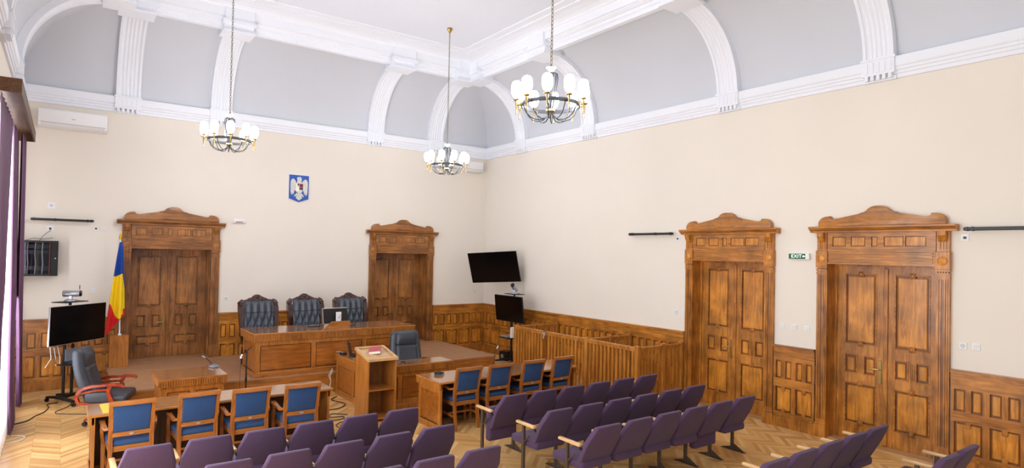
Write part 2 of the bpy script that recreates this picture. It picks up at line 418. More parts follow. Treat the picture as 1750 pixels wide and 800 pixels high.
WM = ['pine_v', 'pine_groove', 'pine_light', 'pine_x']; WMR = ['pine_v', 'pine_groove', 'pine_light', 'pine_y']
segs = [(TF_B, .06, 1.66, WM, 'back wall between the far double door and the corner'), (TF_B, 3.50, 6.90, WM, 'back wall behind the judges bench'), (TF_B, 8.74, 10.4, WM, 'back wall at the far left corner'),
        (TF_R, 0, 6.98, WMR, 'right wall behind the slatted dock'), (TF_R, 8.82, 9.51, WMR, 'right wall between the two double doors'), (TF_R, 11.35, 17.2, WMR, 'right wall nearest the viewer'),
        (TF_L, .0, 1.3, WMR, 'left wall beyond the window')]
for tf, a, c, m, l in segs:
    struct(wainscot(tf, a, c, m).build(f'trim_{tn}', m), f'orange brown panelled wood wainscot on the {l}', 'wainscot'); tn += 1

# ------------------------------------------------------------------ double doors
def door(n, loc, rz, depth, zb, mats, label):
    v, g, l, x = mats
    t = thing(f'door_{n}', label, 'door', (loc[0], loc[1], zb), rz, kind='structure')
    H = 2.70-zb
    tf = lambda a, y, z: (a, y, z-zb)
    # jamb lining + inner frame + hidden board added behind the leaves to block light
    b = MB(tf)
    for s in (-1, 1):
        b.box(min(s*.74, s*.765), max(s*.74, s*.765), -.01, depth+.05, zb, 2.72)
        b.box(min(s*.70, s*.74), max(s*.70, s*.74), depth-.03, depth+.04, zb, 2.658)
        if depth > .3:
            b.box(min(s*.722, s*.745), max(s*.722, s*.745), .10, .16, zb, 2.70); b.box(min(s*.722, s*.745), max(s*.722, s*.745), depth-.14, depth-.09, zb, 2.70)
    b.box(-.765, .765, -.01, depth+.05, 2.70, 2.735); b.box(-.739, .739, depth-.031, depth+.04, 2.66, 2.699); b.box(-.764, .764, depth+.052, depth+.062, zb, 2.73)
    b.build('jamb', v, t)
    # pilasters
    for s in (-1, 1):
        b = MB(lambda a, y, z: (s*a, y, z-zb)); E = -.002
        b.box(.74, .90, -.055, E, zb, 2.60)
        b.box(.73, .92, -.085, E, zb, zb+.19, .008); b.box(.735, .91, -.07, E, zb+.19, zb+.22, .006)
        for k in (.768, .795, .845, .872): b.box(k-.008, k+.008, -.066, -.05, zb+.28, 2.52)
        b.mi = 1; b.box(.80, .84, -.058, -.05, zb+.28, 2.52); b.mi = 0
        b.box(.735, .905, -.066, E, 2.535, 2.56); b.box(.735, .905, -.07, E, 2.585, 2.61); b.box(.732, .908, -.076, E, 2.63, 2.655)
        for k in range(5): b.box(.748+k*.03, .766+k*.03, -.072, E, 2.61, 2.63)
        b.box(.73, .91, -.078, E, 2.655, 2.90, .006)
        b.box(.745, .895, -.058, E, 2.90, 3.19)
        for k in range(3): b.box(.772+k*.036, .792+k*.036, -.068, -.05, 2.93, 3.05)
        b.prism([(-.058, 3.03), (-.085, 3.05), (-.125, 3.12), (-.135, 3.18), (-.05, 3.18)], 'x', .77, .87)
        p = b.build('pilaster', [v, g], t)
        r = MB(lambda a, y, z: (s*a, y, z-zb)); r.lathe([(.062, -.076), (.062, -.088), (.05, -.094), (.045, -.088), (.03, -.092), (.001, -.10)], (.82, 0, 2.775), 18, 'y')
        r.build('rosette', l, p, True)
    # lintel, frieze with five inset panels
    b = MB(tf)
    b.box(-.74, .74, -.05, .0, 2.70, 2.91)
    for z in (2.735, 2.775, 2.815, 2.855): b.box(-.70, .70, -.064, -.05, z, z+.022)
    b.box(-.735, .735, -.07, 0, 2.695, 2.72); b.box(-.735, .735, -.07, 0, 2.89, 2.915)
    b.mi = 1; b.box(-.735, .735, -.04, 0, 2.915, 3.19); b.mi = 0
    b.box(-.735, .735, -.055, -.035, 2.915, 2.965); b.box(-.735, .735, -.055, -.035, 3.115, 3.19)
    xs = [-.735, -.66, -.46, -.38, -.17, -.09, .0, .08, .38, .40, .63, .735]
    for a, c in ((-.735, -.66), (-.46, -.385), (-.18, -.095), (-.01, .075), (.335, .355), (.62, .735)): b.box(a, c, -.055, -.035, 2.965, 3.115)
    b.mi = 2
    for a, c in ((-.66, -.46), (-.385, -.18), (-.095, -.01), (.075, .335), (.355, .62)): b.box(a+.012, c-.012, -.05, -.038, 2.977, 3.103, .004)
    b.build('frieze', [x, g, l], t)
    b = MB(tf)
    b.prism([(0, 3.18), (-.10, 3.18), (-.10, 3.205), (-.13, 3.215), (-.15, 3.24), (-.165, 3.245), (-.165, 3.27), (0, 3.27)], 'x', -.99, .99)
    b.build('cornice', x, t)
    pts = [(-.86, 3.27), (-.865, 3.32)] + [(-.725-.14*cos(a), 3.32+.11*sin(a)) for a in [R(q) for q in range(10, 91, 16)]]
    pts += [(-.69, 3.432), (-.685, 3.39), (-.62, 3.375), (-.25, 3.445), (-.245, 3.465), (-.175, 3.47)]
    pts += [(.165*cos(a), 3.465+.10*sin(a)) for a in [R(q) for q in range(170, 9, -16)]]
    half = [p for p in pts if p[0] < -1e-4]
    full = half + [(-p[0], p[1]) for p in reversed(half)]
    b = MB(tf); b.prism(full, 'y', -.10, -.004, .008, 2); b.build('pediment', x, t, True, 30)
    # leaves
    for s in (-1, 1):
        a, c = (-.70, -.006) if s < 0 else (.006, .70)
        b = MB(tf); y0, y1 = depth-.005, depth+.035; st = .115
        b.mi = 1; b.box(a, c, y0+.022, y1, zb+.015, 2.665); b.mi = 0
        b.box(a, a+st, y0, y0+.022, zb+.015, 2.665); b.box(c-st, c, y0, y0+.022, zb+.015, 2.665)
        A, Cc = a+st, c-st; m = (A+Cc)/2
        rails = [(zb+.015, zb+.26), (.88, 1.02), (1.31, 1.47), (2.56, 2.665)]
        for r0, r1 in rails: b.box(A, Cc, y0+.001, y0+.022, r0, r1)
        b.box(m-.045, m+.045, y0+.003, y0+.022, 1.02, 1.31)
        for k in (-.025, 0, .025): b.box(m+k-.007, m+k+.007, y0-.004, y0+.003, 1.05, 1.28)
        b.mi = 2
        def f(p, q, r, w):
            b.mi = 2; b.box(p+.042, q-.042, y0+.006, y0+.022, r+.042, w-.042, .012)
            b.mi = 3
            for k in ((p, p+.018, r, w), (q-.018, q, r, w)): b.box(k[0], k[1], y0-.006, y0+.022, k[2], k[3], .004)
            for k in ((p+.018, q-.018, r, r+.018), (p+.018, q-.018, w-.018, w)): b.box(k[0], k[1], y0-.006, y0+.022, k[2], k[3], .004)
        f(A, Cc, zb+.26, .88); f(A, m-.045, 1.02, 1.31); f(m+.045, Cc, 1.02, 1.31); f(A, Cc, 1.47, 2.56)
        b.mi = 0
        for z in (zb+.275, .875, 1.485, 2.545): b.box(m-.042, m+.042, y0-.012, y0+.022, z-.042, z+.042, .008); b.lathe([(.001, y0-.026), (.018, y0-.024), (.03, y0-.017), (.034, y0-.011), (.034, y0)], (m, 0, z), 14, 'y')
        if s > 0:                                           # cover strip on the meeting stile
            b.box(a-.03, a+.03, y0-.022, y0, zb+.03, 2.64, .006)
        lf = b.build('door_leaf', [v, g, l, x], t)
        if s < 0:
            h = MB(tf); hx = c-.065
            h.box(hx-.022, hx+.022, y0-.008, y0, .93, 1.27, .004)
            h.tube([(hx, y0-.006, 1.14), (hx, y0-.05, 1.14), (hx-.03, y0-.058, 1.142), (hx-.15, y0-.058, 1.135)], .011, 8)
            h.build('door_handle', 'brass', lf, True)
    b = MB(tf); b.box(-.74, .74, -.002 if depth < .3 else depth-.06, depth+.05, zb-.001, zb+.014); b.build('threshold', 'oak_pale' if depth < .3 else x, t)
    return t
AG = ('aged_v', 'aged_groove', 'aged_light', 'aged_x'); PG = ('pine_v', 'pine_groove', 'pine_light', 'pine_x')
door(1, (-7.82, 0), 0, .45, DZ, AG, 'dark stained carved double door on the platform beside the flag')
door(2, (-2.58, 0), 0, .45, DZ, AG, 'dark stained carved double door on the platform right of the judges bench')
door(3, (0, -7.90), R(-90), .22, 0, PG, 'carved orange pine double door on the right wall beside the slatted dock')
door(4, (0, -10.43), R(-90), .22, 0, PG, 'larger looking carved pine double door on the right wall, right of the exit sign')

# ------------------------------------------------------------------ windows, curtains
for i, (a, c) in enumerate(WINS):
    w = thing(f'window_{i+1}', ['tall window behind the purple curtain at the left edge', 'unseen second tall window along the left wall, added for light', 'unseen third tall window along the left wall, added for light'][i], 'window', (LX, -(a+c)/2, .35), kind='structure')
    h = (c-a)/2; b = MB(); z1 = 4.07
    for y in (-h+.04, -h*.33, h*.33, h-.04): b.box(-.33, -.25, y-.04, y+.04, 0, z1)
    for z in (.04, 1.35, 2.9, z1-.04): b.box(-.33, -.25, -h, h, z-.04, z+.04)
    b.build('window_frame', 'white', w)
    b = MB(); b.box(-.292, -.288, -h, h, 0, z1); b.build('pane', 'glass', w)
    b = MB(); b.box(-.25, .06, -h, h, -.03, .0); b.build('window_sill', 'white', w)

def curtain(name, mat, x, yt, yb, z0, z1, folds, amp, label, cat, group=None, waist=None):
    """yt=(near,far) at top, yb at bottom"""
    b = MB(); L0 = (x, (yt[0]+yt[1])/2, z0)
    def fn(u, v):
        ya = yb[0]+(yt[0]-yb[0])*v; yc = yb[1]+(yt[1]-yb[1])*v
        if waist:
            k = math.exp(-((v-waist[0])/.16)**2); m = waist[1]; ya = ya+(m-waist[2]/2-ya)*k*.9; yc = yc+(m+waist[2]/2-yc)*k*.9
        y = ya+(yc-ya)*u
        d = amp*(sin(u*folds*2*pi)+.35*sin(u*folds*4.3*pi+1.1+v*.7))*(.65+.35*(1-v))
        return (x+d-L0[0], y-L0[1]+.25*amp*sin(u*folds*4*pi), z0+(z1-z0)*v-L0[2])
    b.grid(fn, int(folds*12), 30)
    o = b.build(name, mat, None, True, 180); o.location = L0
    return tag(o, label, cat, group)
def lerp_edge(E, z):
    for (z0, y0), (z1, y1) in zip(E, E[1:]):
        if z0 <= z <= z1: return y0+(y1-y0)*(z-z0)/(z1-z0)
    return E[-1][1] if z > E[-1][0] else E[0][1]
def drape(name, mat, xb, xt, EL, ER, folds, amp, label):
    z0, z1 = EL[0][0], EL[-1][0]; L0 = (xb, (EL[0][1]+ER[0][1])/2, z0); b = MB()
    def fn(u, v):
        z = z0+(z1-z0)*v; a, c = lerp_edge(EL, z), lerp_edge(ER, z); y = a+(c-a)*u
        d = amp*(sin(u*folds*2*pi)+.35*sin(u*folds*4.3*pi+1.1+v*.7))*(.6+.4*(1-v))+(xt-xb)*v
        return (d, y-L0[1]+.3*amp*sin(u*folds*4*pi), z-z0)
    b.grid(fn, int(folds*12), 36); o = b.build(name, mat, None, True, 180); o.location = L0; tag(o, label, 'curtain')
drape('sheer_curtain', 'sheer', -10.245, -10.345, [(.012, -5.3), (4.5, -5.3)], [(.012, -1.5), (4.5, -1.4)], 22, .012, 'white sheer curtain hanging across the left window')
drape('curtain', 'curtain', -10.20, -10.285, [(.015, -5.95), (2, -5.6), (4.48, -5.40)], [(.015, -5.6), (1.7, -4.97), (2.2, -4.47), (2.86, -4.15), (4.48, -3.25)], 7, .020, 'purple curtain at the very left edge, nearest the viewer')
drape('curtain', 'curtain', -10.20, -10.285, [(.015, -3.30), (.6, -3.5), (1.3, -3.45), (2.1, -3.3), (2.87, -3.23), (4.48, -3.05)], [(.015, -2.15), (.6, -2.45), (1.2, -2.5), (2.0, -2.0), (4.48, -2.0)], 8, .020, 'purple curtain in the middle of the left window, between white gaps')
drape('curtain', 'curtain', -10.19, -10.225, [(.015, -1.42), (1.0, -1.7), (2.0, -2.25), (4.48, -2.2)], [(.015, -1.05), (1.0, -1.3), (1.9, -1.35), (2.9, -1.4), (4.48, -1.25)], 4.5, .028, 'purple curtain at the far side of the left window by the corner')
b = MB()
b.box(-.17, .137, -2.122, 2.122, .0, .022); b.box(.112, .135, -2.12, 2.12, -.14, -.0005); b.box(-.17, .1115, -2.12, -2.095, -.14, -.0005); b.box(-.17, .1115, 2.095, 2.12, -.14, -.0005)
b.box(-.17, .06, 1.2, 1.24, .0225, .10)
o = b.build('curtain_pelmet', 'pelmet_wood'); o.location = (-10.33+.1, -3.35, 4.62); o.location.x = -10.228
tag(o, 'brown wooden pelmet box above the purple curtains', 'pelmet')

# ------------------------------------------------------------------ platform
b = MB(); b.box(-8.92, -1.55, -2.85, -.085, 0, DZ-.03); b.mi = 1; b.box(-8.93, -1.54, -2.87, -.085, DZ-.03, DZ)
b.mi = 0
for x in (-8.1, -7.0, -5.9, -4.8, -3.7, -2.6): b.box(x-.004, x+.004, -2.856, -2.85, 0, DZ-.03)
for cx in (-7.82, -2.58): b.mi = 1; b.box(cx-.73, cx+.73, -.09, .44, DZ-.03, DZ-.0005)
tag(b.build('platform', ['oak_x', 'carpet']), 'low carpeted platform with wooden front under the judges bench', 'platform')

# ------------------------------------------------------------------ desks
def flute_apron(b, x0, x1, y, z0, z1, t=.018, pitch=.034):
    b.mi = 1; b.box(x0, x1, y, y+t, z0, z1); b.mi = 0; b.box(x0, x1, y-.006, y+.002, z1-.010, z1); b.box(x0, x1, y-.006, y+.002, z0, z0+.010)
    n = int((x1-x0)/pitch)
    for i in range(n):
        x = x0+(i+.5)*(x1-x0)/n; b.box(x-pitch*.27, x+pitch*.27, y-.010, y, z0+.008, z1-.008)
def side_tf(x, sgn, y0):        # local x runs along world y; front faces sgn*x
    return lambda a, d, z: (x-sgn*d if False else x+sgn*(-d), y0+a, z)
def desk(name, label, cat, x0, x1, y0, y1, z0, H, front, cols, apron=.11, over=.04, plinth=True, backopen=True, top='oak_top'):
    """front=-1: finished front faces -y ; +1: finished front faces +y (user sits at -y)"""
    cx, cy = (x0+x1)/2, (y0+y1)/2; w, d = (x1-x0)/2, (y1-y0)/2
    t = thing(name, label, cat, (cx, cy, z0)); f = front
    b = MB(); b.box(-w, w, -d, d, H-.028, H, .006, 2); b.mi = 1; b.box(-w+.012, w-.012, -d+.012, d-.012, H-.001, H+.004)
    b.build('tabletop', ['oak_x', top], t)
    yf = f*d
    b = MB((lambda x, y, z: (x, y, z)) if f < 0 else (lambda x, y, z: (-x, -y, z)))
    flute_apron(b, -w+.008, w-.008, -d+.012, H-.028-apron, H-.029)
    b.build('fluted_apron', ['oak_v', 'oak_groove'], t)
    b = MB((lambda x, y, z: (x, y, z)) if f < 0 else (lambda x, y, z: (-x, -y, z)))
    b.framed(-w+over, w-over, .02, H-.028-apron, cols, d-over, .022, .085)
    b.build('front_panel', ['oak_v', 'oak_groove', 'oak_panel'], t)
    for s in (-1, 1):
        b = MB(lambda a, q, z: (s*(w-over-q), a, z))
        ya, yb = (-d+over+.024, d-.03) if f < 0 else (-d+.03, d-over-.024)
        b.framed(ya, yb, .02, H-.028-apron, 1, 0, .022, .07)
        b.mi = 0; b.box(ya, yb, .026, .034, .0, H-.03); b.box(ya, yb, -.012, .02, 0, .09, .004)
        ya, yb = (-d+.031, d-.012) if f < 0 else (-d+.012, d-.031)
        b.box(ya, yb, -(over-.008), -.0005, H-.028-apron, H-.029)
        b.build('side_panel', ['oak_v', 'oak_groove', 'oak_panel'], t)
    b = MB(); b.box(-w+over+.02, w-over-.02, f*(d-over-.026)-.01, f*(d-over-.026)+.01, .0, H-.03); b.build('inner_panel', 'oak_dark', t)
    if plinth:
        b = MB(); b.box(-w+over-.012, w-over+.012, min(yf-f*(over-.02), yf-f*(over+.03)), max(yf-f*(over-.02), yf-f*(over+.03)), 0, .09, .006)
        b.build('plinth', 'oak_x', t)
    return t
desk('judges_bench', 'long raised oak judges bench with fluted edge and framed panels', 'bench', -6.85, -3.61, -2.85, -1.82, DZ, .80, -1, 3, .115, .05)
desk('counsel_table', 'long oak table on the left with four blue chairs pushed in', 'table', -9.37, -6.45, -5.83, -5.20, 0, .75, 1, 4, .09, .04)
desk('counsel_table', 'long oak table on the right, beside the dock, with four blue chairs', 'table', -4.97, -2.12, -6.30, -5.52, 0, .75, 1, 4, .09, .04)
desk('witness_table', 'small oak table with a fluted edge in front of the platform on the left', 'table', -8.47, -7.50, -4.05, -3.18, 0, .75, -1, 2, .09, .05)
# clerk desk: L plan, left return runs back to the bench
t = thing('clerk_desk', 'L shaped oak clerk desk below the judges bench behind the lectern', 'desk', (-4.6, -4.5, 0))
ox, oy = -4.6, -4.5
b = MB(lambda x, y, z: (x-ox, y-oy, z)); H = .76
b.box(-5.40, -3.80, -4.74, -4.27, H-.028, H, .006); b.box(-5.40, -4.85, -4.27, -2.98, H-.028, H, .006)
b.mi = 1; b.box(-5.39, -3.81, -4.73, -4.28, H-.001, H+.004); b.box(-5.39, -4.86, -4.28, -2.99, H-.001, H+.0035); b.build('tabletop', ['oak_x', 'oak_top'], t)
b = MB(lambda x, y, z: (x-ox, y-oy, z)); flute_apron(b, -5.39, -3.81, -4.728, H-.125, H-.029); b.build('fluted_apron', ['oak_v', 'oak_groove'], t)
b = MB(lambda x, y, z: (x-ox, y-oy, z)); b.box(-5.39, -5.365, -4.72, -2.99, H-.125, H-.029); b.box(-3.835, -3.81, -4.72, -4.28, H-.125, H-.029); b.build('side_apron', 'oak_x', t)
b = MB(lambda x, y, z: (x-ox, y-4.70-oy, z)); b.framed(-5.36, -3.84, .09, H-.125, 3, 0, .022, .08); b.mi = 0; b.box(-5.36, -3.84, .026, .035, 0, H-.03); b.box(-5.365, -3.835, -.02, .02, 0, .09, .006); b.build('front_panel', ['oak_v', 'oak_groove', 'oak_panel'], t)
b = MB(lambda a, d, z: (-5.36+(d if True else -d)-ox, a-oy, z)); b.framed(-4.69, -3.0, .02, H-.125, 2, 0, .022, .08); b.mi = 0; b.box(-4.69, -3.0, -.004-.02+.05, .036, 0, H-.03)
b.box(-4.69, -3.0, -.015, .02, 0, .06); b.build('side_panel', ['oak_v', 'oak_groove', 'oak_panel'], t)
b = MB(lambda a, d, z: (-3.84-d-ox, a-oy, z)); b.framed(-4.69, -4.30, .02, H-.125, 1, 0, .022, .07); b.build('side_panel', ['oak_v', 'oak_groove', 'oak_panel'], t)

# lectern
t = thing('lectern', 'open backed oak lectern with a sloping pale edged top holding a red book', 'lectern', (-5.45, -5.04, 0))
zt = lambda y: 1.04+(y)*.21
for s in (-1, 1):
    b = MB(); x = s*.235; b.prism([(-.25, 0), (.25, 0), (.25, zt(.25)), (-.25, zt(-.25))], 'x', x-.012, x+.012); b.build('side_panel', 'oak_v', t)
b = MB(); b.box(-.223, .223, .235, .25, .03, zt(.235)-.002); b.build('back_panel', 'oak_groove', t)  # darker oak puts the shade inside the lectern into the colour
for z in (.04, .50): 
    b = MB(); b.box(-.223, .223, -.245, .235, z, z+.022); b.build('shelf', 'oak_x', t)
b = MB(lambda x, y, z: (x, y, z+zt(y)))
b.box(-.262, .262, -.285, .285, .0, .02)
b.mi = 1
for a in ((-.262, .262, -.285, -.24), (-.262, .262, .24, .285), (-.262, -.215, -.24, .24), (.215, .262, -.24, .24)): b.box(*a, .02, .045, .005)
b.build('lectern_top', ['oak_pale', 'oak_pale'], t)
b = MB(lambda x, y, z: (x, y, z)); b.box(-.0, .20, -.02, .13, 0, .006)
b = MB()
bk = thing('book', 'thick red covered book lying on the lectern', 'book', (-5.44, -4.965, zt(.07)+.0245), R(-28))
sl = math.atan(.21); bk.rotation_euler = (sl*cos(R(28)), sl*sin(R(-28))*-1*-1, R(-28))
b.box(-.095, .095, -.13, .13, .0, .005, .002); b.box(-.095, .095, -.13, .13, .045, .05, .002); b.box(-.098, -.092, -.13, .13, .0, .05, .002); b.build('book_cover', 'book', bk)
b = MB(); b.box(-.092, .090, -.125, .125, .005, .045); b.build('pages', 'paper', bk)

# ------------------------------------------------------------------ blue armchairs
def blue_chair():
    t = thing('armchair', '', 'chair')
    for s in (-1, 1):
        b = MB(); pts = [(s*.205, -.255, 0), (s*.205, -.205, .25), (s*.205, -.185, .46), (s*.205, -.20, .62), (s*.208, -.235, .80), (s*.212, -.275, .94)]
        b.rectsweep(pts, [.036, .042, .046, .044, .042, .042], [.034, .042, .05, .046, .042, .04], (0, 1, 0), 4); b.build('leg', 'chair_wood', t, True)
    for s in (-1, 1):
        b = MB(); b.rectsweep([(s*.245, .235, 0), (s*.245, .235, .2), (s*.245, .235, .43)], [.034, .04, .046], [.034, .04, .046], (0, 1, 0)); b.build('leg', 'chair_wood', t)
        b = MB(); b.rectsweep([(s*.25, .20, .40), (s*.262, .165, .47), (s*.270, .12, .56), (s*.266, .12, .635)], .034, .05, (0, 1, 0), 4)
        b.rectsweep([(s*.262, .22, .655), (s*.266, .12, .66), (s*.260, -.02, .645), (s*.245, -.13, .63), (s*.215, -.215, .655)], [.05, .055, .046, .038, .034], .03, (0, 0, 1), 4); b.build('armrest', 'chair_wood', t, True)
    b = MB(); tp = [(x, -.285-.012*(1-(x/.225)**2), .945) for x in [-.232+.464*i/8 for i in range(9)]]
    b.rectsweep(tp, .045, .05, (0, 0, 1)); b.build('top_rail', 'chair_wood_x', t)
    b = MB(); b.rectsweep([(-.19, -.205, .575), (0, -.215, .575), (.19, -.205, .575)], .026, .05); o = b.build('lower_rail', 'chair_wood_x', t)
    p = MB(); p.lathe([(.001, 0), (.02, 0), (.02, -.004), (.001, -.006)], (0, -.229, .575), 12, 'y'); pl = p.build('name_plate', 'silver', o); pl.scale = (1.4, 1, .55); pl.location = (0, 0, .575*.45)
    b = MB(); b.box(-.225, .225, -.19, .25, .37, .435, .006); b.build('seat_frame', 'chair_wood_x', t)
    b = MB(); b.box(-.232, .232, -.195, .262, .435, .50, .022, 3); b.build('seat', 'blue', t, True)
    b = MB()
    sh = lambda z: -.185-.09*((z-.46)/.48)**1.35
    b.hexa([(-.185, sh(.61)-.018, .60), (.185, sh(.61)-.018, .60), (.185, sh(.61)+.035, .60), (-.185, sh(.61)+.035, .60), (-.188, sh(.925)-.018, .925), (.188, sh(.925)-.018, .925), (.188, sh(.925)+.035, .925), (-.188, sh(.925)+.035, .925)], .014, 3)
    b.build('backrest', 'blue', t, True)
    b = MB()
    for s in (-1, 1): b.box(s*.225-.011, s*.225+.011, -.21, .235, .20, .235)
    b.box(-.225, .225, .0, .022, .205, .232); b.build('stretcher', 'chair_wood', t)
    return t
bc = blue_chair()
rx = [(-8.96, -5.93, 1), (-8.26, -5.87, 3), (-7.66, -5.95, 0), (-7.03, -6.03, -1)]
nL = ['nearest the left end of the left table', 'second from the left at the left table', 'third from the left at the left table', 'nearest the right end of the left table, toward the lectern']
nR = ['nearest the left end of the right table, toward the lectern', 'second from the left at the right table', 'third from the left at the right table', 'nearest the dock at the right table']
first = True
for k, (x, y, r) in enumerate(rx):
    l = f'blue upholstered wooden armchair {nL[k]}'
    if first: put(bc, (x, y, 0), R(r)); bc['label'] = l; bc['group'] = 'blue armchairs at the left table'; first = False
    else: dup(bc, (x, y, 0), R(r), l, 'blue armchairs at the left table')
for k, (x, y, r) in enumerate([(-4.50, -6.13, 0), (-3.90, -6.13, 1), (-3.20, -6.11, 0), (-2.53, -6.08, 2)]):
    dup(bc, (x, y, 0), R(r), f'blue upholstered wooden armchair {nR[k]}', 'blue armchairs at the right table')

# ------------------------------------------------------------------ purple theatre seats
def leg_mb(x):
    b = MB(); b.box(x-.016, x+.016, -.02, .02, 0, .62); b.prism([(-.20, 0), (.16, 0), (.16, .008), (.02, .05), (-.02, .10), (-.20, .008)], 'x', x-.005, x+.005)
    b.box(x-.03, x+.03, -.21, .17, 0, .006); b.tube([(x, 0, .40), (x+.0, -.12, .52)], .010, 6); return b
def arm_mb(x):
    b = MB(); b.box(x-.026, x+.026, -.22, .14, .622, .655, .010, 2); return b
def theatre_seat(folded=False, last=False):
    t = thing('theatre_seat', '', 'seat'); HW = .2625
    # backrest: six sided outline, leaned back
    lean = lambda z: -.135-(z-.40)*.53
    out = [(-.225, .385), (.225, .385), (.238, .42), (.243, .64), (.240, .665), (.192, .845), (.178, .862), (-.178, .862), (-.192, .845), (-.240, .665), (-.243, .64), (-.238, .42)]
    b = MB(lambda x, y, z: (x, y+lean(z), z)); b.prism(out, 'y', -.045, .03, .020, 3); b.build('backrest', 'purple', t, True, 50)
    if folded:
        b = MB(); b.box(-.235, .235, -.13, -.02, .20, .66, .035, 3); b.build('seat_cushion', 'purple', t, True, 50)
    else:
        b = MB(); b.box(-.235, .235, -.225, .31, .345, .445, .035, 3); b.build('seat_cushion', 'purple', t, True, 50)
    leg_mb(-HW).build('leg', 'steel', t); arm_mb(-HW).build('armrest', 'arm_wood', t, True)
    for s in (-1, 1):
        b = MB(); b.box(s*.236-.010, s*.236+.010, -.225, -.18, .575, .61, .004); b.build('hinge', 'blackmat', t)
    if last: leg_mb(HW).build('leg', 'steel', t); arm_mb(HW).build('armrest', 'arm_wood', t, True)
    return t
protos = {}
def place_seat(x, y, folded, last, label, group):
    k = (folded, last)
    if k not in protos:
        t = theatre_seat(folded, last); protos[k] = t; put(t, (x, y, 0)); t['label'] = label; t['group'] = group
    else: dup(protos[k], (x, y, 0), 0, label, group)
ordn = ['leftmost', 'second from left', 'third from left', 'fourth from left', 'fifth from left', 'rightmost']
def row(name, x0, ytop, ks, folded=(), last=True):
    for k in range(6):
        if k not in ks: continue
        fo = k in folded
        st = ', tipped up,' if fo else ','
        place_seat(x0+.5265*k, ytop+.40, fo, last and k == 5, f'purple seat{st} {ordn[k]} of the {name}', f'purple theatre seats in the {name}')
row('front row of the right block', -4.71, -7.91, range(6), (0,))
row('middle row of the right block', -4.70, -8.82, range(6))
row('back row of the right block', -4.70, -9.64, range(6), (4,))
row('row by the right door', -4.72, -11.34, range(1, 6), (3,))
row('last row at lower right', -4.72, -12.21, range(4, 6))
row('front row of the left block', -8.95, -7.83, range(6))
row('second row of the left block', -8.95, -8.69, range(1, 6))
row('third row of the left block', -8.95, -9.57, range(3, 6))

# ------------------------------------------------------------------ judges armchairs
def smooth01(t): return t*t*(3-2*t)
def tuft_back(w, h, nx, ny, plain_top):
    """tufted cushion in local x,z with front at -y"""
    def fn(u, v):
        x = (u-.5)*2; z = v
        edge = (1-abs(x)**6)*(1-abs(2*v-1)**10)
        a = u*nx; c = v*ny
        if v > plain_top:
            dd = min(abs(((a+.5*(round(plain_top*ny) % 2)) % 1)-.0), 1-((a+.5*(round(plain_top*ny) % 2)) % 1)); k = min(1, dd/.5)**.5
        else:
            p = (a+c/2) % 1; q = (a-c/2) % 1; k = (min(p, 1-p)*2)**.45*(min(q, 1-q)*2)**.45
        top = max(0, (v-.80)/.20); yb = .10*top**2.2
        return ((u-.5)*w*(1+.04*sin(pi*v)), -(.035+.075*k)*max(0, edge)-.0+yb*.9, v*h-.05*top**2)
    return fn
def judge_chair():
    t = thing('judge_armchair', '', 'chair')
    lz = lambda y, z: (y+(z-.45)*.16)
    b = MB(lambda x, y, z: (x, y+(z)*.16+.26, z+.46)); b.grid(tuft_back(.66, .86, 5, 5, .66), 100, 100)
    b.build('backrest', 'tuft', t, True, 180)
    for s in (-1, 1):
        b = MB(lambda x, y, z: (x, y+(z-.46)*.16+.26, z))
        b.rectsweep([(s*.30, .0, .40), (s*.335, -.01, .60), (s*.345, -.02, .9), (s*.345, -.01, 1.12), (s*.335, .02, 1.24), (s*.31, .05, 1.27)], [.07, .075, .085, .10, .09, .05], [.08, .09, .10, .11, .09, .06], (0, 1, 0))
        b.lathe([(.001, -.07), (.04, -.07), (.05, -.03), (.05, .05), (.001, .05)], (s*.345, .0, 1.21), 12, 'y')
        b.build('side_rail', 'mahogany', t, True)
        b = MB(); b.rectsweep([(s*.35, .30, .66), (s*.38, .10, .69), (s*.39, -.10, .68), (s*.38, -.22, .66), (s*.375, -.26, .61)], [.05, .07, .08, .09, .06], [.05, .05, .055, .06, .05])
        b.rectsweep([(s*.38, -.2, .65), (s*.36, -.12, .52), (s*.34, -.16, .38)], .05, .06, (0, 1, 0)); b.build('armrest', 'mahogany', t, True)
    b = MB(lambda x, y, z: (x, y+(z-.46)*.16+.26, z))
    cr = [(-.30, 1.25), (-.27, 1.285), (-.23, 1.27), (-.20, 1.295), (-.16, 1.32), (-.12, 1.325), (-.10, 1.32), (-.085, 1.355), (-.045, 1.38), (0, 1.388)]
    full = cr + [(-x, z) for x, z in reversed(cr[:-1])]
    low = [(.30, 1.16), (.15, 1.18), (-.15, 1.18), (-.30, 1.16)]
    b.prism(full+low, 'y', .03, .085, .008)
    for s in (-1, 1):
        b.tube([(s*.09+.035*cos(a)*s, .03, 1.305+.028*sin(a)) for a in [i*.5 for i in range(12)]], [.012]*12, 6)
    b.lathe([(.001, -.02), (.03, -.012), (.035, .03)], (0, .03, 1.34), 12, 'y'); b.build('carved_crest', 'mahogany', t, True)
    b = MB(); b.box(-.31, .31, -.30, .28, .36, .50, .05, 3); b.build('seat', 'tuft', t, True)
    b = MB(); b.box(-.33, .33, -.31, .29, .30, .37, .01); b.build('seat_frame', 'mahogany', t)
    for sx in (-1, 1):
        for sy in (-1, 1):
            b = MB(); b.rectsweep([(sx*.30, sy*.25, .33), (sx*.32, sy*.27, .18), (sx*.31, sy*.28, 0)], [.07, .05, .045], [.07, .05, .045], (0, 1, 0)); b.build('leg', 'mahogany', t, True)
    return t
jc = judge_chair(); gl = 'carved dark judges chairs behind the bench'
put(jc, (-6.34, -1.52, DZ+.001), R(4)); jc['label'] = 'tufted black leather judge chair with carved crest, left of the three'; jc['group'] = gl
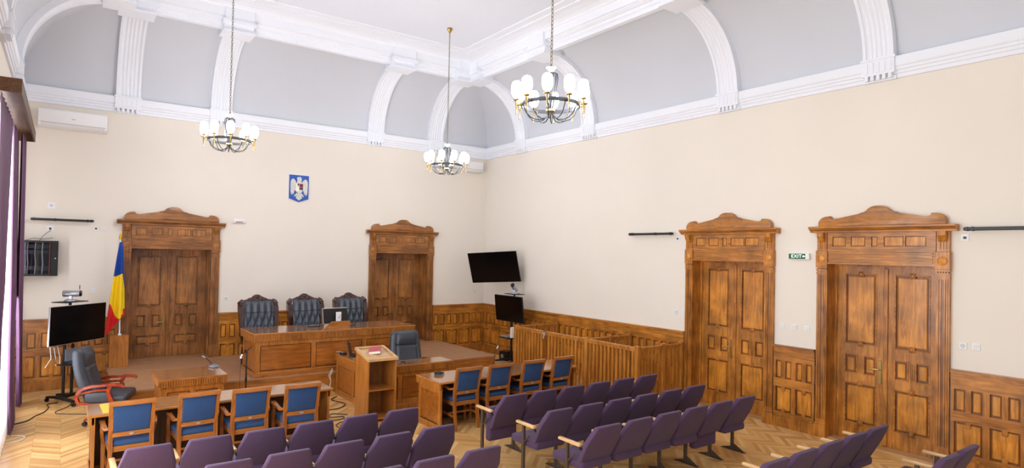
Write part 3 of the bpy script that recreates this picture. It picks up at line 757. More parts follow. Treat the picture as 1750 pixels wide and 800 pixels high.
dup(jc, (-5.37, -1.50, DZ+.001), R(3), 'tufted black leather judge chair with carved crest, middle one behind the monitor', gl)
dup(jc, (-4.36, -1.46, DZ+.001), R(2), 'tufted black leather judge chair with carved crest, in front of the right back door', gl)

# ------------------------------------------------------------------ executive swivel chairs (local: faces -y)
def exec_chair(arm_mat):
    t = thing('office_armchair', '', 'chair')
    # padded back: closed rings of rounded section along a leaning, curved spine
    nr, na = 46, 72; rings = []
    for i in range(nr+1):
        v = i/nr; z = .40+.80*v; yc = .17+.13*v+.07*sin(pi*v*.9)+.06*v*v
        e = min(1, v/.07, (1-v)/.10); e = sqrt(max(0, 1-(1-e)**2))
        w = (.285+.035*sin(pi*min(1, v*1.05)))*(.72+.28*e)*(1 if v < .97 else 1); th = (.085-.02*v)*(.12+.88*e)
        ring = []
        for k in range(na):
            a = 2*pi*k/na; ca, sa = cos(a), sin(a)
            x = w*math.copysign(abs(ca)**.45, ca); y = th*math.copysign(abs(sa)**.6, sa)
            if sa < 0:
                q = x/w; g = max(0, 1-abs(q)**4)*e
                pil = .030*math.exp(-((v-.82)/.11)**2)*(abs(q) < .75)*max(0, 1-(q/.75)**4)
                ribs = .010*cos(q*11)*(abs(q) < .55) if .30 < v < .66 else 0
                cr = .028*math.exp(-((v-.66)/.018)**2)*(abs(q) < .7)+.022*math.exp(-((v-.26)/.018)**2)+.018*math.exp(-((v-.13)/.018)**2)
                sd = .026*math.exp(-((abs(q)-.66)/.05)**2)*(v > .2)
                y -= (.03+pil+ribs)*g-(cr+sd)*e
            ring.append((x, yc+y, z))
        rings.append(ring)
    b = MB(); b.loft(rings); b.build('backrest', 'leather', t, True, 180)
    b = MB(); b.box(-.29, .29, -.30, .26, .38, .52, .055, 4); b.build('seat', 'leather', t, True)
    for s in (-1, 1):
        b = MB()
        pts = [(s*.335, .30, .42), (s*.345, .33, .52), (s*.345, .27, .62), (s*.345, .14, .665), (s*.345, -.02, .675), (s*.345, -.14, .68), (s*.345, -.24, .665), (s*.345, -.28, .64)]
        U = (1, 0, 0)
        b.rectsweep(pts, [.036, .042, .044, .04, .034, .036, .036, .028], [.045, .05, .052, .058, .066, .072, .066, .045], U, 5)
        b.rectsweep([(s*.345, -.10, .665), (s*.34, -.07, .58), (s*.335, -.10, .47), (s*.33, -.13, .40)], [.06, .045, .05, .06], .045, U, 5)
        b.rectsweep([(s*.335, .28, .565), (s*.335, .1, .60), (s*.335, -.07, .605)], .026, .035, U, 4)
        b.rectsweep([(s*.33, .31, .43), (s*.33, .1, .395), (s*.33, -.14, .405)], .034, .04, U, 4)
        a = b.build('armrest', arm_mat, t, True)
        p = MB(); p.box(s*.318-.012, s*.318+.012, -.12, .24, .42, .57, .02, 2); p.build('arm_pad', 'leather', a, True)
    b = MB(); b.tube([(0, 0, .38), (0, 0, .12)], .03, 12); b.lathe([(.05, 0), (.06, .06), (.03, .10)], (0, 0, .09), 14); b.build('column', 'black', t, True)
    for k in range(5):
        a = 2*pi*k/5+.3; b = MB()
        b.rectsweep([(0.03*cos(a), .03*sin(a), .13), (.18*cos(a), .18*sin(a), .125), (.32*cos(a), .32*sin(a), .095)], [.06, .055, .045], [.05, .045, .03]); l = b.build('base_leg', arm_mat, t, True)
        b = MB(); b.lathe([(.001, -.03), (.025, -.028), (.036, -.012), (.036, .012), (.025, .028), (.001, .03)], (.32*cos(a), .32*sin(a), .036), 14, 'x'); b.tube([(.32*cos(a), .32*sin(a), .06), (.32*cos(a), .32*sin(a), .10)], .01, 6)
        b.build('caster', 'black', l, True)
    return t
ec = exec_chair('cherry'); put(ec, (-9.02, -3.30, 0), R(72)); ec['label'] = 'black leather swivel armchair with red wooden arms at the left side'
e2 = exec_chair('mahogany'); put(e2, (-4.22, -3.92, 0), R(-2)); e2['label'] = 'black leather swivel chair behind the clerk desk, facing the room'

# ------------------------------------------------------------------ dock
t = thing('dock_railing', 'slatted wooden dock enclosure standing against the right wall', 'railing', (-.7, -5.1, 0)); ox, oy = -.7, -5.1
XA = -1.31; Y1, Y2, Y3 = -3.32, -5.65, -6.96; XB = -.10
for x, y, w in ((XA, Y1, .085), (XA, Y2, .085), (XA, Y3, .085), (-.62, Y3, .075), (XB, Y3, .075), (XB-.01, Y1, .075), (-.68, Y2, .07), (XB-.01, Y2, .07)):
    b = MB(lambda p, q, z: (p-ox, q-oy, z)); b.box(x-w/2, x+w/2, y-w/2, y+w/2, 0, 1.14, .006); b.build('post', 'rail_wood', t)
def slats(xa, ya, xb, yb):
    L = math.hypot(xb-xa, yb-ya); ux, uy = (xb-xa)/L, (yb-ya)/L
    b = MB(lambda s, d, z: (xa+ux*s-uy*d-ox, ya+uy*s+ux*d-oy, z))
    b.box(.03, L-.03, -.03, .03, 1.08, 1.115, .004); b.box(.03, L-.03, -.018, .018, .08, .13); b.box(.03, L-.03, -.018, .018, 1.04, 1.08)
    n = max(2, round((L-.1)/.105))
    for i in range(n):
        s = .05+(i+.5)*(L-.1)/n; b.box(s-.024, s+.024, -.013, .013, .10, 1.06)
    return b.build('slat_panel', 'rail_wood', t)
slats(XA, Y1, XA, -4.34); slats(XA, -4.38, XA, Y2); slats(XA, Y2, XA, Y3); slats(XA, Y3, -.62, Y3); slats(-.62, Y3, XB, Y3); slats(XA, Y1, XB, Y1); slats(XA, Y2, -.68, Y2); slats(-.68, Y2, XB, Y2)
b = MB(lambda p, q, z: (p-ox, q-oy, z)); b.box(XA-.05, XA-.025, -4.40, -4.32, 1.02, 1.09, .004); b.tube([(XA-.045, -4.36, 1.02), (XA-.05, -4.36, .96)], .012, 8); b.build('gate_latch', 'silver', t, True)

# ------------------------------------------------------------------ televisions, trolleys, cameras
def television(label, loc, yaw, tilt, roll, w, edge='bezel'):
    t = thing('television', label, 'television', loc); h = w*.575
    t.rotation_mode = 'QUATERNION'
    n = Vector((sin(yaw), -cos(yaw), 0)); rt = Vector((cos(yaw), sin(yaw), 0)); up = Vector((0, 0, 1))*cos(tilt)+n*sin(tilt)
    rt, up = rt*cos(roll)+up*sin(roll), up*cos(roll)-rt*sin(roll); ba = rt.cross(up)      # local x=rt, z=up, y = z×x
    y = up.cross(rt)
    t.rotation_quaternion = Matrix((rt, y, up)).transposed().to_quaternion()
    b = MB(); b.box(-w/2, w/2, .0, .035, -h/2, h/2, .006); b.box(-w*.32, w*.32, .035, .07, -h*.36, h*.25, .012); b.build('casing', edge, t)
    b = MB(); b.box(-w/2+.005, w/2-.005, -.004, -.0005, -h/2+.012, h/2-.005); b.build('screen', 'screen', t)
    b = MB(); b.box(-.20, .20, .07, .095, -.20, .20); b.build('mount_plate', 'black', t)
    return t
television('large black television tilted down high on the wall in the right corner', (-.66, -1.415, 2.384), R(-61.3), R(16.7), R(3.8), 1.414)
t = thing('wall_bracket', 'black swivel bracket holding the corner television on the right wall', 'bracket', (-.012, -1.30, 2.37)); b = MB(); b.box(-.012, .008, -.1, .1, -.16, .16); b.build('wall_plate', 'black', t)
b = MB(); b.tube([(-.01, 0, 0), (-.25, .08, .01), (-.53, -.065, .03)], .018, 8); b.build('arm', 'black', t)
television('black television on the wheeled stand beside the curtain at left', (-9.40, -1.43, 1.372), R(45.5), R(1.2), 0, 1.15, 'silver')
television('black television on the wheeled stand behind the slatted dock', (-.70, -2.17, 1.38), R(-89), R(6.6), 0, 1.13)
def tv_trolley(label, loc, yaw):
    t = thing('television_trolley', label, 'stand', loc, yaw)
    for s in (-1, 1):
        b = MB(); b.tube([(s*.085, 0, .08), (s*.085, 0, 1.62)], .024, 12); b.build('pole', 'blackmat', t, True)
        b = MB(); b.rectsweep([(s*.10, .30, .085), (s*.12, .05, .10), (s*.28, -.40, .085)], [.05, .07, .05], [.03, .045, .03]); l = b.build('base_leg', 'blackmat', t, True)
        for x, y in ((s*.10, .30), (s*.28, -.40)):
            b = MB(); b.lathe([(.001, -.022), (.03, -.02), (.034, 0), (.03, .02), (.001, .022)], (x, y, .034), 12, 'x'); b.tube([(x, y, .05), (x, y, .085)], .010, 6); b.build('caster', 'black', l, True)
    for q in ((-.14, .14, -.04, .04, .08, .13), (-.13, .13, -.03, .03, 1.5, 1.53)):
        b = MB(); b.box(*q); b.build('cross_bar', 'blackmat', t)
    b = MB(); b.box(-.20, .20, -.05, -.01, 1.28, 1.46); b.build('mount_plate', 'blackmat', t)
    b = MB(); b.box(-.21, .21, -.32, .03, .66, .68, .005); b.build('shelf', 'blackmat', t)
    b = MB(); b.tube([(0, 0, 1.5), (0, 0, 1.735)], .022, 10); b.build('mast', 'blackmat', t, True)
    b = MB(); b.box(-.24, .24, -.14, .14, 1.735, 1.75, .005); b.build('top_tray', 'blackmat', t)
    return t
tv_trolley('black wheeled television stand beside the curtain at left', (-9.53, -1.26, 0), R(45.5)).location
tv_trolley('black wheeled television stand behind the slatted dock', (-.535, -2.17, 0), R(-89))
def conf_cam(label, loc, yaw, up=0):
    t = thing('conference_camera', label, 'camera', loc, yaw)
    b = MB(); b.box(-.12, .12, -.08, .08, 0, .03, .012, 2); b.build('base', 'silver', t, True)
    b = MB(); b.box(-.035, .035, -.03, .03, .03, .10, .008); b.build('neck', 'silver', t, True)
    rot = Matrix.Rotation(up, 3, 'X')
    f = lambda x, y, z: tuple(rot @ Vector((x, y, z))+Vector((0, 0, .135)))
    b = MB(f); b.lathe([(.001, .12), (.045, .115), (.055, .10), (.055, -.11), (.05, -.13)], (0, 0, 0), 18, 'y'); h = b.build('camera_head', 'silver', t, True)
    b = MB(f); b.lathe([(.05, -.13), (.055, -.14), (.045, -.165), (.001, -.155)], (0, 0, 0), 18, 'y'); b.build('lens', 'led', h, True)
    return t
cc = conf_cam('silver conference camera on top of the left television stand', (-9.53, -1.26, 1.7505), R(82))
b = MB(); b.lathe([(.001, -.004), (.042, -.004), (.042, .004), (.001, .004)], (0, -.13, .245), 16, 'y'); b.build('lens_cap', 'led', cc)
conf_cam('silver conference camera tilted up on the television stand behind the dock', (-.535, -2.17, 1.7505), R(-62), R(-36))
# boxes on the trolley shelves
b = MB(); b.box(-.15, .15, -.10, .10, 0, .045, .004); b.mi = 1; b.box(-.14, .14, .06, .075, .045, .25); o = b.build('media_box', ['black', 'greyplastic']); put(o, (-9.43, -1.36, .681), R(45)); tag(o, 'grey and black media box on the shelf of the left television stand', 'electronics')
b = MB(); b.box(-.14, .14, -.10, .10, 0, .035, .004); o = b.build('media_box', 'silver'); put(o, (-.69, -2.11, .681), R(-89)); tag(o, 'flat silver media box on the shelf of the stand behind the dock', 'electronics')
b = MB(); b.box(-.022, .022, -.09, .09, 0, .26, .006); o = b.build('router', 'white'); put(o, (-.66, -2.34, .681), R(-89)); tag(o, 'upright white router on the shelf of the stand behind the dock', 'electronics')
t = thing('loudspeaker', 'small black loudspeaker box on the floor left of the dock', 'speaker', (-.36, -1.62, 0), R(-75)); b = MB(); b.box(-.13, .13, -.12, .12, 0, .24, .008); b.build('cabinet', 'black', t)
b = MB(); b.lathe([(.085, -.12), (.085, -.128), (.07, -.128), (.02, -.122), (.001, -.126)], (0, 0, .12), 20, 'y'); b.build('cone', 'bezel', t, True)
b = MB(); b.lathe([(.05, -.129), (.05, -.132), (.036, -.132), (.036, -.129)], (-.02, 0, .12), 16, 'y'); b.build('trim_ring', 'silver', t, True)

# ------------------------------------------------------------------ flag and its box
b = MB(); b.box(-.155, .155, -.14, .14, 0, .61, .004); o = b.build('flag_stand', 'oak_v'); put(o, (-8.735, -.36, DZ)); tag(o, 'plain wooden box pedestal holding the flag beside the left back door', 'pedestal')
t = thing('flag', 'blue yellow and red flag draped on a white pole beside the left back door', 'flag', (-8.73, -.40, DZ+.6105))
b = MB(); b.tube([(0, 0, 0), (-.035, .0, 1.86)], .014, 10); b.lathe([(.035, 0), (.035, .02), (.016, .03)], (0, 0, 0), 12); b.build('pole', 'white', t, True)
b = MB(); b.lathe([(.001, 0), (.022, .015), (.03, .05), (.018, .09), (.001, .13)], (-.035, 0, 1.85), 12); b.build('finial', 'gold', t, True)
b = MB()
def flagp(u, v):       # v 0 top..1 bottom
    xl = -.045-.20*v**.85+.0*v; xr = .0+.075*v**.6
    zb = .03+.34*smooth01(min(1, u*1.0))**1.0
    z = 1.80+(zb-1.80)*v if u < .999 else 1.80+(zb-1.80)*v
    x = xl+(xr-xl)*u
    return (x, -.03-.05*sin(u*3.2*pi+.6)*min(1, v*1.6)-.02, z)
for i, j, f in b.grid(flagp, 110, 150):
    u, v = (i+.5)/110, (j+.5)/150
    c1 = .37+.06*u+(.20*(u-.86)/.14 if u > .86 else 0); c2 = .67+.33*smooth01(min(1, u*1.25))+(0 if u < .8 else -.03)
    m = 0 if v < c1 else (1 if v < c2 else 2)
    if u > .90 and v > .90: m = 2
    f.material_index = m
fl = b.build('flag_cloth', ['flag_blue', 'flag_yellow', 'flag_red'], t, True, 180)

# ------------------------------------------------------------------ wall items
# coat of arms
t = thing('coat_of_arms', 'blue shield shaped coat of arms with a silver eagle on the back wall', 'emblem', (-5.262, 0, 3.86))
b = MB(); sh = [(-.225, .06), (0, -.02), (.225, .06), (.225, .61), (-.225, .61)]; b.prism([(x*1.05, (z-.3)*1.045+.3) for x, z in sh], 'y', -.03, 0); b.build('shield_rim', 'white', t)
b = MB(); b.prism(sh, 'y', -.04, -.0305); b.build('shield_field', 'shield', t)
e = MB()
for s in (-1, 1):
    e.prism([(s*.05, .40), (s*.09, .48), (s*.13, .52), (s*.17, .51), (s*.195, .46), (s*.20, .35), (s*.19, .20), (s*.175, .13), (s*.16, .19), (s*.15, .13), (s*.135, .20), (s*.12, .15), (s*.11, .23), (s*.07, .27)], 'y', -.055, -.04)
    e.prism([(s*.05, .20), (s*.10, .14), (s*.12, .10), (s*.07, .12), (s*.03, .16)], 'y', -.052, -.04)
e.prism([(-.05, .44), (-.045, .50), (-.06, .535), (-.03, .565), (.03, .57), (.055, .53), (.05, .46), (.08, .38), (.07, .22), (0, .17), (-.07, .22), (-.08, .38)], 'y', -.058, -.04)
e.prism([(-.03, .18), (.03, .18), (.075, .08), (.0, .015), (-.075, .08)], 'y', -.054, -.04); e.build('eagle', 'eagle', t)
b = MB(); b.box(-.085, -.005, -.064, -.058, .32, .41); b.box(-.085, -.005, -.064, -.058, .235, .315); b.mi = 1; b.box(.005, .085, -.064, -.058, .325, .41); b.mi = 2; b.box(.005, .085, -.064, -.058, .27, .32)
b.build('breast_shield', ['paper', 'sred', 'sblk'], t)
b = MB(); b.prism([(-.02, .43), (-.03, .40), (-.05, .39), (-.03, .35), (-.02, .38), (-.01, .34), (-.005, .40)], 'y', -.067, -.0645); b.prism([(.02, .40), (.07, .40), (.06, .34), (.03, .35)], 'y', -.067, -.0645); b.build('heraldic_marks', 'sblk', t)
# air conditioners
def aircon(label, x0, x1, z0, z1):
    t = thing('air_conditioner', label, 'air conditioner', ((x0+x1)/2, -.001, z0)); w = (x1-x0)/2; h = z1-z0
    b = MB(); b.prism([(0, 0), (-.12, 0), (-.19, .035), (-.215, .08), (-.215, h-.02), (-.20, h), (0, h)], 'x', -w, w, .006); b.build('casing', 'white', t, True, 30)
    b = MB(); b.box(-w+.02, w-.02, -.2165, -.214, .082, .088); b.box(-w+.05, -w+.054, -.205, -.19, .03, .08); b.box(w-.054, w-.05, -.205, -.19, .03, .08); b.build('outlet_slot', 'greyplastic', t)
    b = MB(); b.hexa([(-w+.055, -.193, .034), (w-.055, -.193, .034), (w-.055, -.188, .03), (-w+.055, -.188, .03), (-w+.055, -.2185, .079), (w-.055, -.2185, .079), (w-.055, -.21, .079), (-w+.055, -.21, .079)]); b.build('louvre', 'offwhite', t)
    b = MB(); b.box(-.03, .03, -.217, -.2145, h*.52, h*.56); b.build('badge', 'silver', t)
aircon('white wall air conditioner high at the far left of the back wall', -10.10, -9.03, 4.93, 5.27)
aircon('white wall air conditioner high in the right corner behind a chandelier', -1.28, -.26, 4.97, 5.28)
# black bars on brackets high on the walls
def bar(label, tf, s0, s1, z):
    loc = Vector(tf(s0, 0, z)); t = thing('wall_bar', label, 'wall fixture', loc)
    f = lambda s, d, zz: tuple(Vector(tf(s0+s, d, z+zz))-loc); L = s1-s0
    b = MB(f); b.box(0, L, .07, .13, -.022, .022, .008); b.build('bar', 'black', t)
    for s in (.04, .10, L*.62, L-.05):
        b = MB(f); b.box(s-.012, s+.012, .066, .134, -.028, .028, .004); b.build('clip', 'bezel', t)
    for s in (.10, L-.12):
        b = MB(f); b.box(s-.012, s+.012, .001, .075, -.006, .022); b.build('bracket', 'white', t)
bar('slim black bar fixed high on the back wall above the rack cabinet', TF_B, 9.19, 10.16, 3.205)
bar('slim black bar fixed high on the right wall, left of the doors', TF_R, 5.58, 6.72, 3.205)
bar('slim black bar fixed high on the right wall at the right edge', TF_R, 11.50, 12.65, 3.20)
# exit sign
t = thing('exit_sign', 'green EXIT sign on a white box between the two right doors', 'sign', (-.001, -9.22, 2.805), R(-90))
b = MB(); b.box(-.155, .185, -.06, 0, -.052, .052, .008); b.build('casing', 'white', t)
b = MB(); b.box(-.15, .125, -.064, -.0605, -.042, .042); b.build('sign_face', 'exit_green', t)
cu = bpy.data.curves.new('exit_text', 'FONT'); cu.body = 'EXIT'; cu.size = .078; cu.extrude = .001; cu.align_x = 'CENTER'; cu.align_y = 'CENTER'
to = bpy.data.objects.new('tmp_text', cu); C.objects.link(to); dg = bpy.context.evaluated_depsgraph_get(); me = bpy.data.meshes.new_from_object(to.evaluated_get(dg)); bpy.data.objects.remove(to)
me.materials.clear(); me.materials.append(M['exit_white']); me.transform(Matrix.Translation((-.02, -.0655, 0)) @ Matrix.Rotation(R(90), 4, 'X') @ Matrix.Diagonal((1.12, 1, 1, 1)))
o = bpy.data.objects.new('lettering', me); C.objects.link(o); o.parent = t
b = MB(); b.prism([(.075, 0), (.10, .02), (.10, .008), (.122, .008), (.122, -.008), (.10, -.008), (.10, -.02)], 'y', -.066, -.0645); b.build('arrow', 'exit_white', t)
t = thing('emergency_light', 'small white emergency light box on the back wall right of the left door', 'light', (-6.53, 0, 3.335)); b = MB(); b.box(-.125, .125, -.05, 0, -.045, .045, .01); b.build('casing', 'white', t)
b = MB(); b.box(-.11, .11, -.054, -.05, -.035, .01); b.build('diffuser', 'offwhite', t); b = MB(); b.box(-.08, .06, -.056, -.054, -.028, -.012); b.build('caption', 'sred', t)
# sockets, switches, boxes
def plate(name, label, cat, tf, s, z, w=.085, kind='switch', d=.012):
    loc = Vector(tf(s, 0, z)); t = thing(name, label, cat, loc); f = lambda a, q, zz: tuple(Vector(tf(s+a, q, z+zz))-loc)
    b = MB(f); b.box(-w/2, w/2, .001, d, -w/2, w/2, .003); b.build('cover', 'white', t)
    if kind == 'switch':
        b = MB(f); b.box(-w*.33, w*.33, d, d+.005, -w*.33, w*.33, .002); b.build('rocker', 'offwhite', t)
    elif kind == 'socket':
        b = MB(lambda a, q, zz: f(a, q, zz)); b.lathe([(.030, d), (.030, d+.003), (.022, d+.002), (.001, d+.001)], (0, 0, 0), 16, 'y'); b.build('socket_well', 'socketgrey', t, True)
    else:
        b = MB(f); b.box(-.016, .016, d, d+.012, -.018, .014); b.build('plug', 'black', t)
plate('wall_box', 'white junction plate on the back wall above the black bar', 'wall box', TF_B, 9.86, 3.475, .12, 'socket')
plate('wall_socket', 'white plate with a black plug under the black bar at left', 'socket', TF_B, 9.866, 3.04, .11, 'plug')
plate('wall_socket', 'tiny white plate with black plug under the right end of the left bar', 'socket', TF_B, 9.15, 3.07, .07, 'plug')
plate('wall_plate', 'small blank white plate left of the flag, high on the wall', 'wall plate', TF_B, 9.03, 3.065, .08, 'switch')
plate('wall_switch', 'white switch on the back wall between the left television and the flag', 'switch', TF_B, 9.18, 1.86, .09)
plate('wall_socket', 'white round socket on the back wall right of the left door', 'socket', TF_B, 6.76, 1.64, .085, 'socket')
plate('wall_switch', 'small white plate in the right corner above the tilted television', 'switch', TF_B, .17, 3.13, .085)
plate('wall_socket', 'left white plate of two in the corner under the tilted television', 'socket', TF_B, .33, 1.67, .085, 'socket')
plate('wall_switch', 'right white plate of two in the corner under the tilted television', 'switch', TF_B, .15, 1.665, .085)
plate('wall_box', 'white box with a black plug at the end of the middle black bar', 'wall box', TF_R, 6.77, 3.11, .085, 'plug')
plate('wall_socket', 'left white socket of two left of the farther pine door', 'socket', TF_R, 6.76, 1.685, .085, 'socket')
plate('wall_switch', 'right white switch of two left of the farther pine door', 'switch', TF_R, 6.94, 1.685, .085)
for k, s in enumerate((8.94, 9.15, 9.36)): plate('wall_switch', ['left', 'middle', 'right'][k]+' white switch of three below the exit sign', 'switch', TF_R, s, 1.65, .085, 'switch', .02 if k == 1 else .012)
plate('wall_box', 'white box with a dark plug below the black bar at the right edge', 'wall box', TF_R, 11.485, 3.09, .09, 'plug')
plate('wall_socket', 'white round socket right of the nearer pine door', 'socket', TF_R, 11.47, 1.655, .09, 'socket')
plate('wall_switch', 'white switch right of the nearer pine door, beside the socket', 'switch', TF_R, 11.615, 1.662, .09)
# rack cabinet
t = thing('rack_cabinet', 'black wall mounted equipment cabinet with a glass door at the left', 'cabinet', (-10.02, 0, 2.48)); w, h = .29, .325
b = MB(); b.box(-w, w, -.30, -.285+.285-.001, h-.02, h); b.box(-w, w, -.30, -.001, -h, -h+.02); b.box(-w, -w+.015, -.2995, -.021, -h+.0205, h-.0205); b.box(w-.015, w, -.2995, -.021, -h+.0205, h-.0205); b.box(-w+.001, w-.001, -.02, -.002, -h+.0205, h-.0205); b.build('case', 'blackmat', t)
b = MB(); b.box(-w, w, -.32, -.3005, h-.035, h); b.box(-w, w, -.32, -.3005, -h, -h+.035); b.box(-w, -w+.035, -.32, -.3005, -h+.0355, h-.0355); b.box(w-.10, w, -.32, -.3005, -h+.0355, h-.0355); d = b.build('door', 'blackmat', t)
b = MB(); b.box(-w+.035, w-.10, -.312, -.308, -h+.035, h-.035); b.build('glass', 'smoke', d)
b = MB(); b.lathe([(.012, -.32), (.012, -.33), (.001, -.33)], (w-.04, 0, 0), 12, 'y'); b.build('lock', 'silver', d)
b = MB()
for z in (-.18, .12, .22): b.box(-w+.02, w-.02, -.26, -.10, z-.04, z+.03)
b.build('device', 'bezel', t)
for x, m, r in ((-.16, 'socketgrey', .007), (-.05, 'socketgrey', .007), (.055, 'socketgrey', .010)):
    b = MB(); b.tube([(x, -.275, -h+.03), (x+.01, -.28, -.1), (x-.005, -.278, .1), (x+.003, -.275, h-.03)], r, 8); b.build('cable_bundle', m, t, True)
b = MB(); b.tube([(.165, -.285, -h+.03), (.165, -.285, h-.04)], .008, 8); b.build('orange_cable', 'orange', t, True)
b = MB(); b.tube([(0, -.03, h), (.06, -.03, h+.10), (.17, -.02, h+.21), (.155, -.015, h+.25)], .004, 6); b.tube([(-.2, -.04, h), (-.1, -.05, h+.045), (.05, -.05, h+.03), (.2, -.03, h+.06)], .004, 6); b.build('loose_wire', 'cable', t)

# ------------------------------------------------------------------ things on the tables
def gooseneck(label, loc, rz, pts, col_='black', light_tip=True):
    t = thing('table_microphone', label, 'microphone', loc, rz)
    b = MB(); b.prism([(-.07, 0), (.06, 0), (.075, .012), (.03, .04), (-.05, .04), (-.075, .015)], 'x', -.055, .055, .008); b.build('base', 'greyplastic', t, True, 30)
    b = MB(); b.box(-.035, .035, -.035, .02, .0405, .044); b.build('button_panel', 'silver', t)
    b = MB(); b.tube(pts, .006, 8); b.build('gooseneck', 'black', t, True)
    p, q = Vector(pts[-2]), Vector(pts[-1]); d = (q-p).normalized()
    b = MB(); b.tube([tuple(q-d*.01), tuple(q+d*.05)], .012, 10); b.build('capsule', 'silver' if light_tip else 'black', t, True)
gooseneck('grey microphone base with short gooseneck on the small left table', (-7.58, -3.33, .7545), R(20), [(0, .03, .03), (-.03, .05, .08), (-.08, .06, .14), (-.12, .07, .17)])
gooseneck('grey microphone base with tall gooseneck on the right table', (-3.58, -5.72, .7545), R(-10), [(0, .03, .03), (.03, .04, .12), (.05, .05, .24), (.10, .07, .33)])
t = thing('table_microphone', 'coiled cable microphone lying at the left end of the right table', 'microphone', (-4.66, -5.74, .7545))
b = MB(); b.tube([(.09*cos(a)*(1-.02*a), .065*sin(a)*(1-.02*a), .012+.0025*a) for a in [i*.35 for i in range(34)]], .008, 6); b.build('cable_coil', 'cable', t, True)
b = MB(); b.box(-.03, .03, -.05, .05, .0, .03, .008); b.build('base', 'greyplastic', t)
# floor microphone stand
t = thing('microphone_stand', 'thin black floor microphone stand in front of the judges bench', 'microphone stand', (-7.06, -3.30, 0))
b = MB(); b.tube([(0, 0, .01), (0, 0, .97)], .012, 8); b.tube([(0, 0, .45), (0, 0, .52)], .018, 8); b.build('pole', 'black', t, True)
b = MB(); b.lathe([(.12, 0), (.12, .012), (.02, .022)], (0, 0, 0), 20); b.build('base', 'black', t, True)
b = MB(); b.tube([(-.07, 0, .93), (0, 0, .98), (.09, .05, 1.04)], .007, 8); b.tube([(-.01, 0, .95), (-.03, 0, 1.0)], .018, 8); b.build('boom', 'black', t, True)
b = MB(); b.tube([(-.07, 0, .93), (-.085, 0, .90)], .016, 8); b.tube([(-.09, 0, .90), (-.09, 0, .86)], .018, 8); b.build('microphone', 'white', t, True)
b = MB(); b.tube([(-.09, 0, .86), (-.10, 0, .5), (-.09, .01, .02)], .003, 6); b.build('cable', 'cable', t)
# monitor + wooden holder on the bench
t = thing('computer_monitor', 'tilted black monitor with silver edge seen from behind on the judges bench', 'monitor', (-5.12, -2.28, DZ+.8045), R(8))
f = lambda x, y, z: (x, y+z*.18, z)
b = MB(f); b.box(-.27, .27, -.0, .03, .05, .35, .006); b.build('casing', 'black', t)
b = MB(f); b.box(-.27, .27, -.004, .034, .345, .358); b.box(-.276, -.268, -.004, .034, .05, .358); b.build('edge', 'silver', t)
b = MB(f); b.box(-.255, .255, .0305, .032, .065, .335); b.build('screen', 'screen', t)
b = MB(); b.box(-.02, .09, -.045, -.015, .0, .28, .006); b.mi = 1; b.box(.03, .05, -.047, -.045, .16, .18); b.box(.055, .07, -.047, -.045, .20, .215); b.build('stand', ['white', 'sblk'], t)
b = MB(); b.box(-.10, .17, -.07, .09, 0, .012, .004); b.build('base', 'white', t)
b = MB(); b.prism([(-.26, 0), (.26, 0), (.26, .115), (-.12, .115)], 'y', -.012, .012); b.prism([(-.03, 0), (.05, 0), (.05, .02), (-.03, .02)], 'x', -.2, .2)
o = b.build('document_screen', 'oak_x'); put(o, (-5.17, -2.50, DZ+.8045), R(2)); tag(o, 'low wooden screen board with one sloping end in front of the monitor', 'screen board')
b = MB(); b.box(-.11, .11, -.05, .05, 0, .016, .004); b.mi = 1
for i in range(8):
    for j in range(3): b.box(-.10+i*.025, -.08+i*.025, -.04+j*.028, -.018+j*.028, .016, .020)
o = b.build('keyboard', ['black', 'greyplastic']); put(o, (-5.56, -2.22, DZ+.8045), R(5)); tag(o, 'small dark keyboard on the bench left of the monitor', 'keyboard')
b = MB(); b.tube([(0, 0, .006), (.05, .02, .006), (.10, -.01, .006), (.16, .03, .006)], .006, 6); o = b.build('cable', 'cable'); put(o, (-4.92, -2.42, DZ+.8045)); tag(o, 'short black cable lying right of the monitor on the bench', 'cable')
# laptop on the clerk desk, screen edge on
t = thing('laptop', 'open dark laptop on the left arm of the clerk desk', 'laptop', (-5.12, -3.42, .7645), R(78))
b = MB(); b.box(-.17, .17, -.12, .12, 0, .018, .004); b.build('keyboard_base', 'black', t)
f = lambda x, y, z: (x, y+.12+z*.16, z+.018)
b = MB(f); b.box(-.17, .17, -.004, .006, .0, .25, .002); s_ = b.build('lid', 'bezel', t); b = MB(f); b.box(-.155, .155, -.006, -.0045, .02, .235); b.build('screen', 'screen', s_)
t = thing('table_microphone', 'silver and black desk microphone beside the laptop', 'microphone', (-5.29, -3.16, .7645), R(15)); b = MB(); b.box(-.05, .05, -.06, .06, 0, .03, .01, 2); b.build('base', 'black', t); b = MB(); b.tube([(0, .0, .03), (-.06, .02, .05), (-.13, .03, .055)], .012, 8); b.build('capsule', 'silver', t, True)
b = MB(); b.box(-.02, .02, -.035, .035, 0, .025, .008, 2); o = b.build('computer_mouse', 'black', None, True); put(o, (-4.70, -4.52, .7645), R(20)); tag(o, 'black mouse on the clerk desk right of the lectern', 'mouse')
b = MB(); b.box(-.06, .06, -.25, .25, 0, .004); o = b.build('paper_folder', 'folder'); put(o, (-9.17, -5.53, .7545), R(2)); tag(o, 'yellow paper strip at the left end of the left table', 'paper')

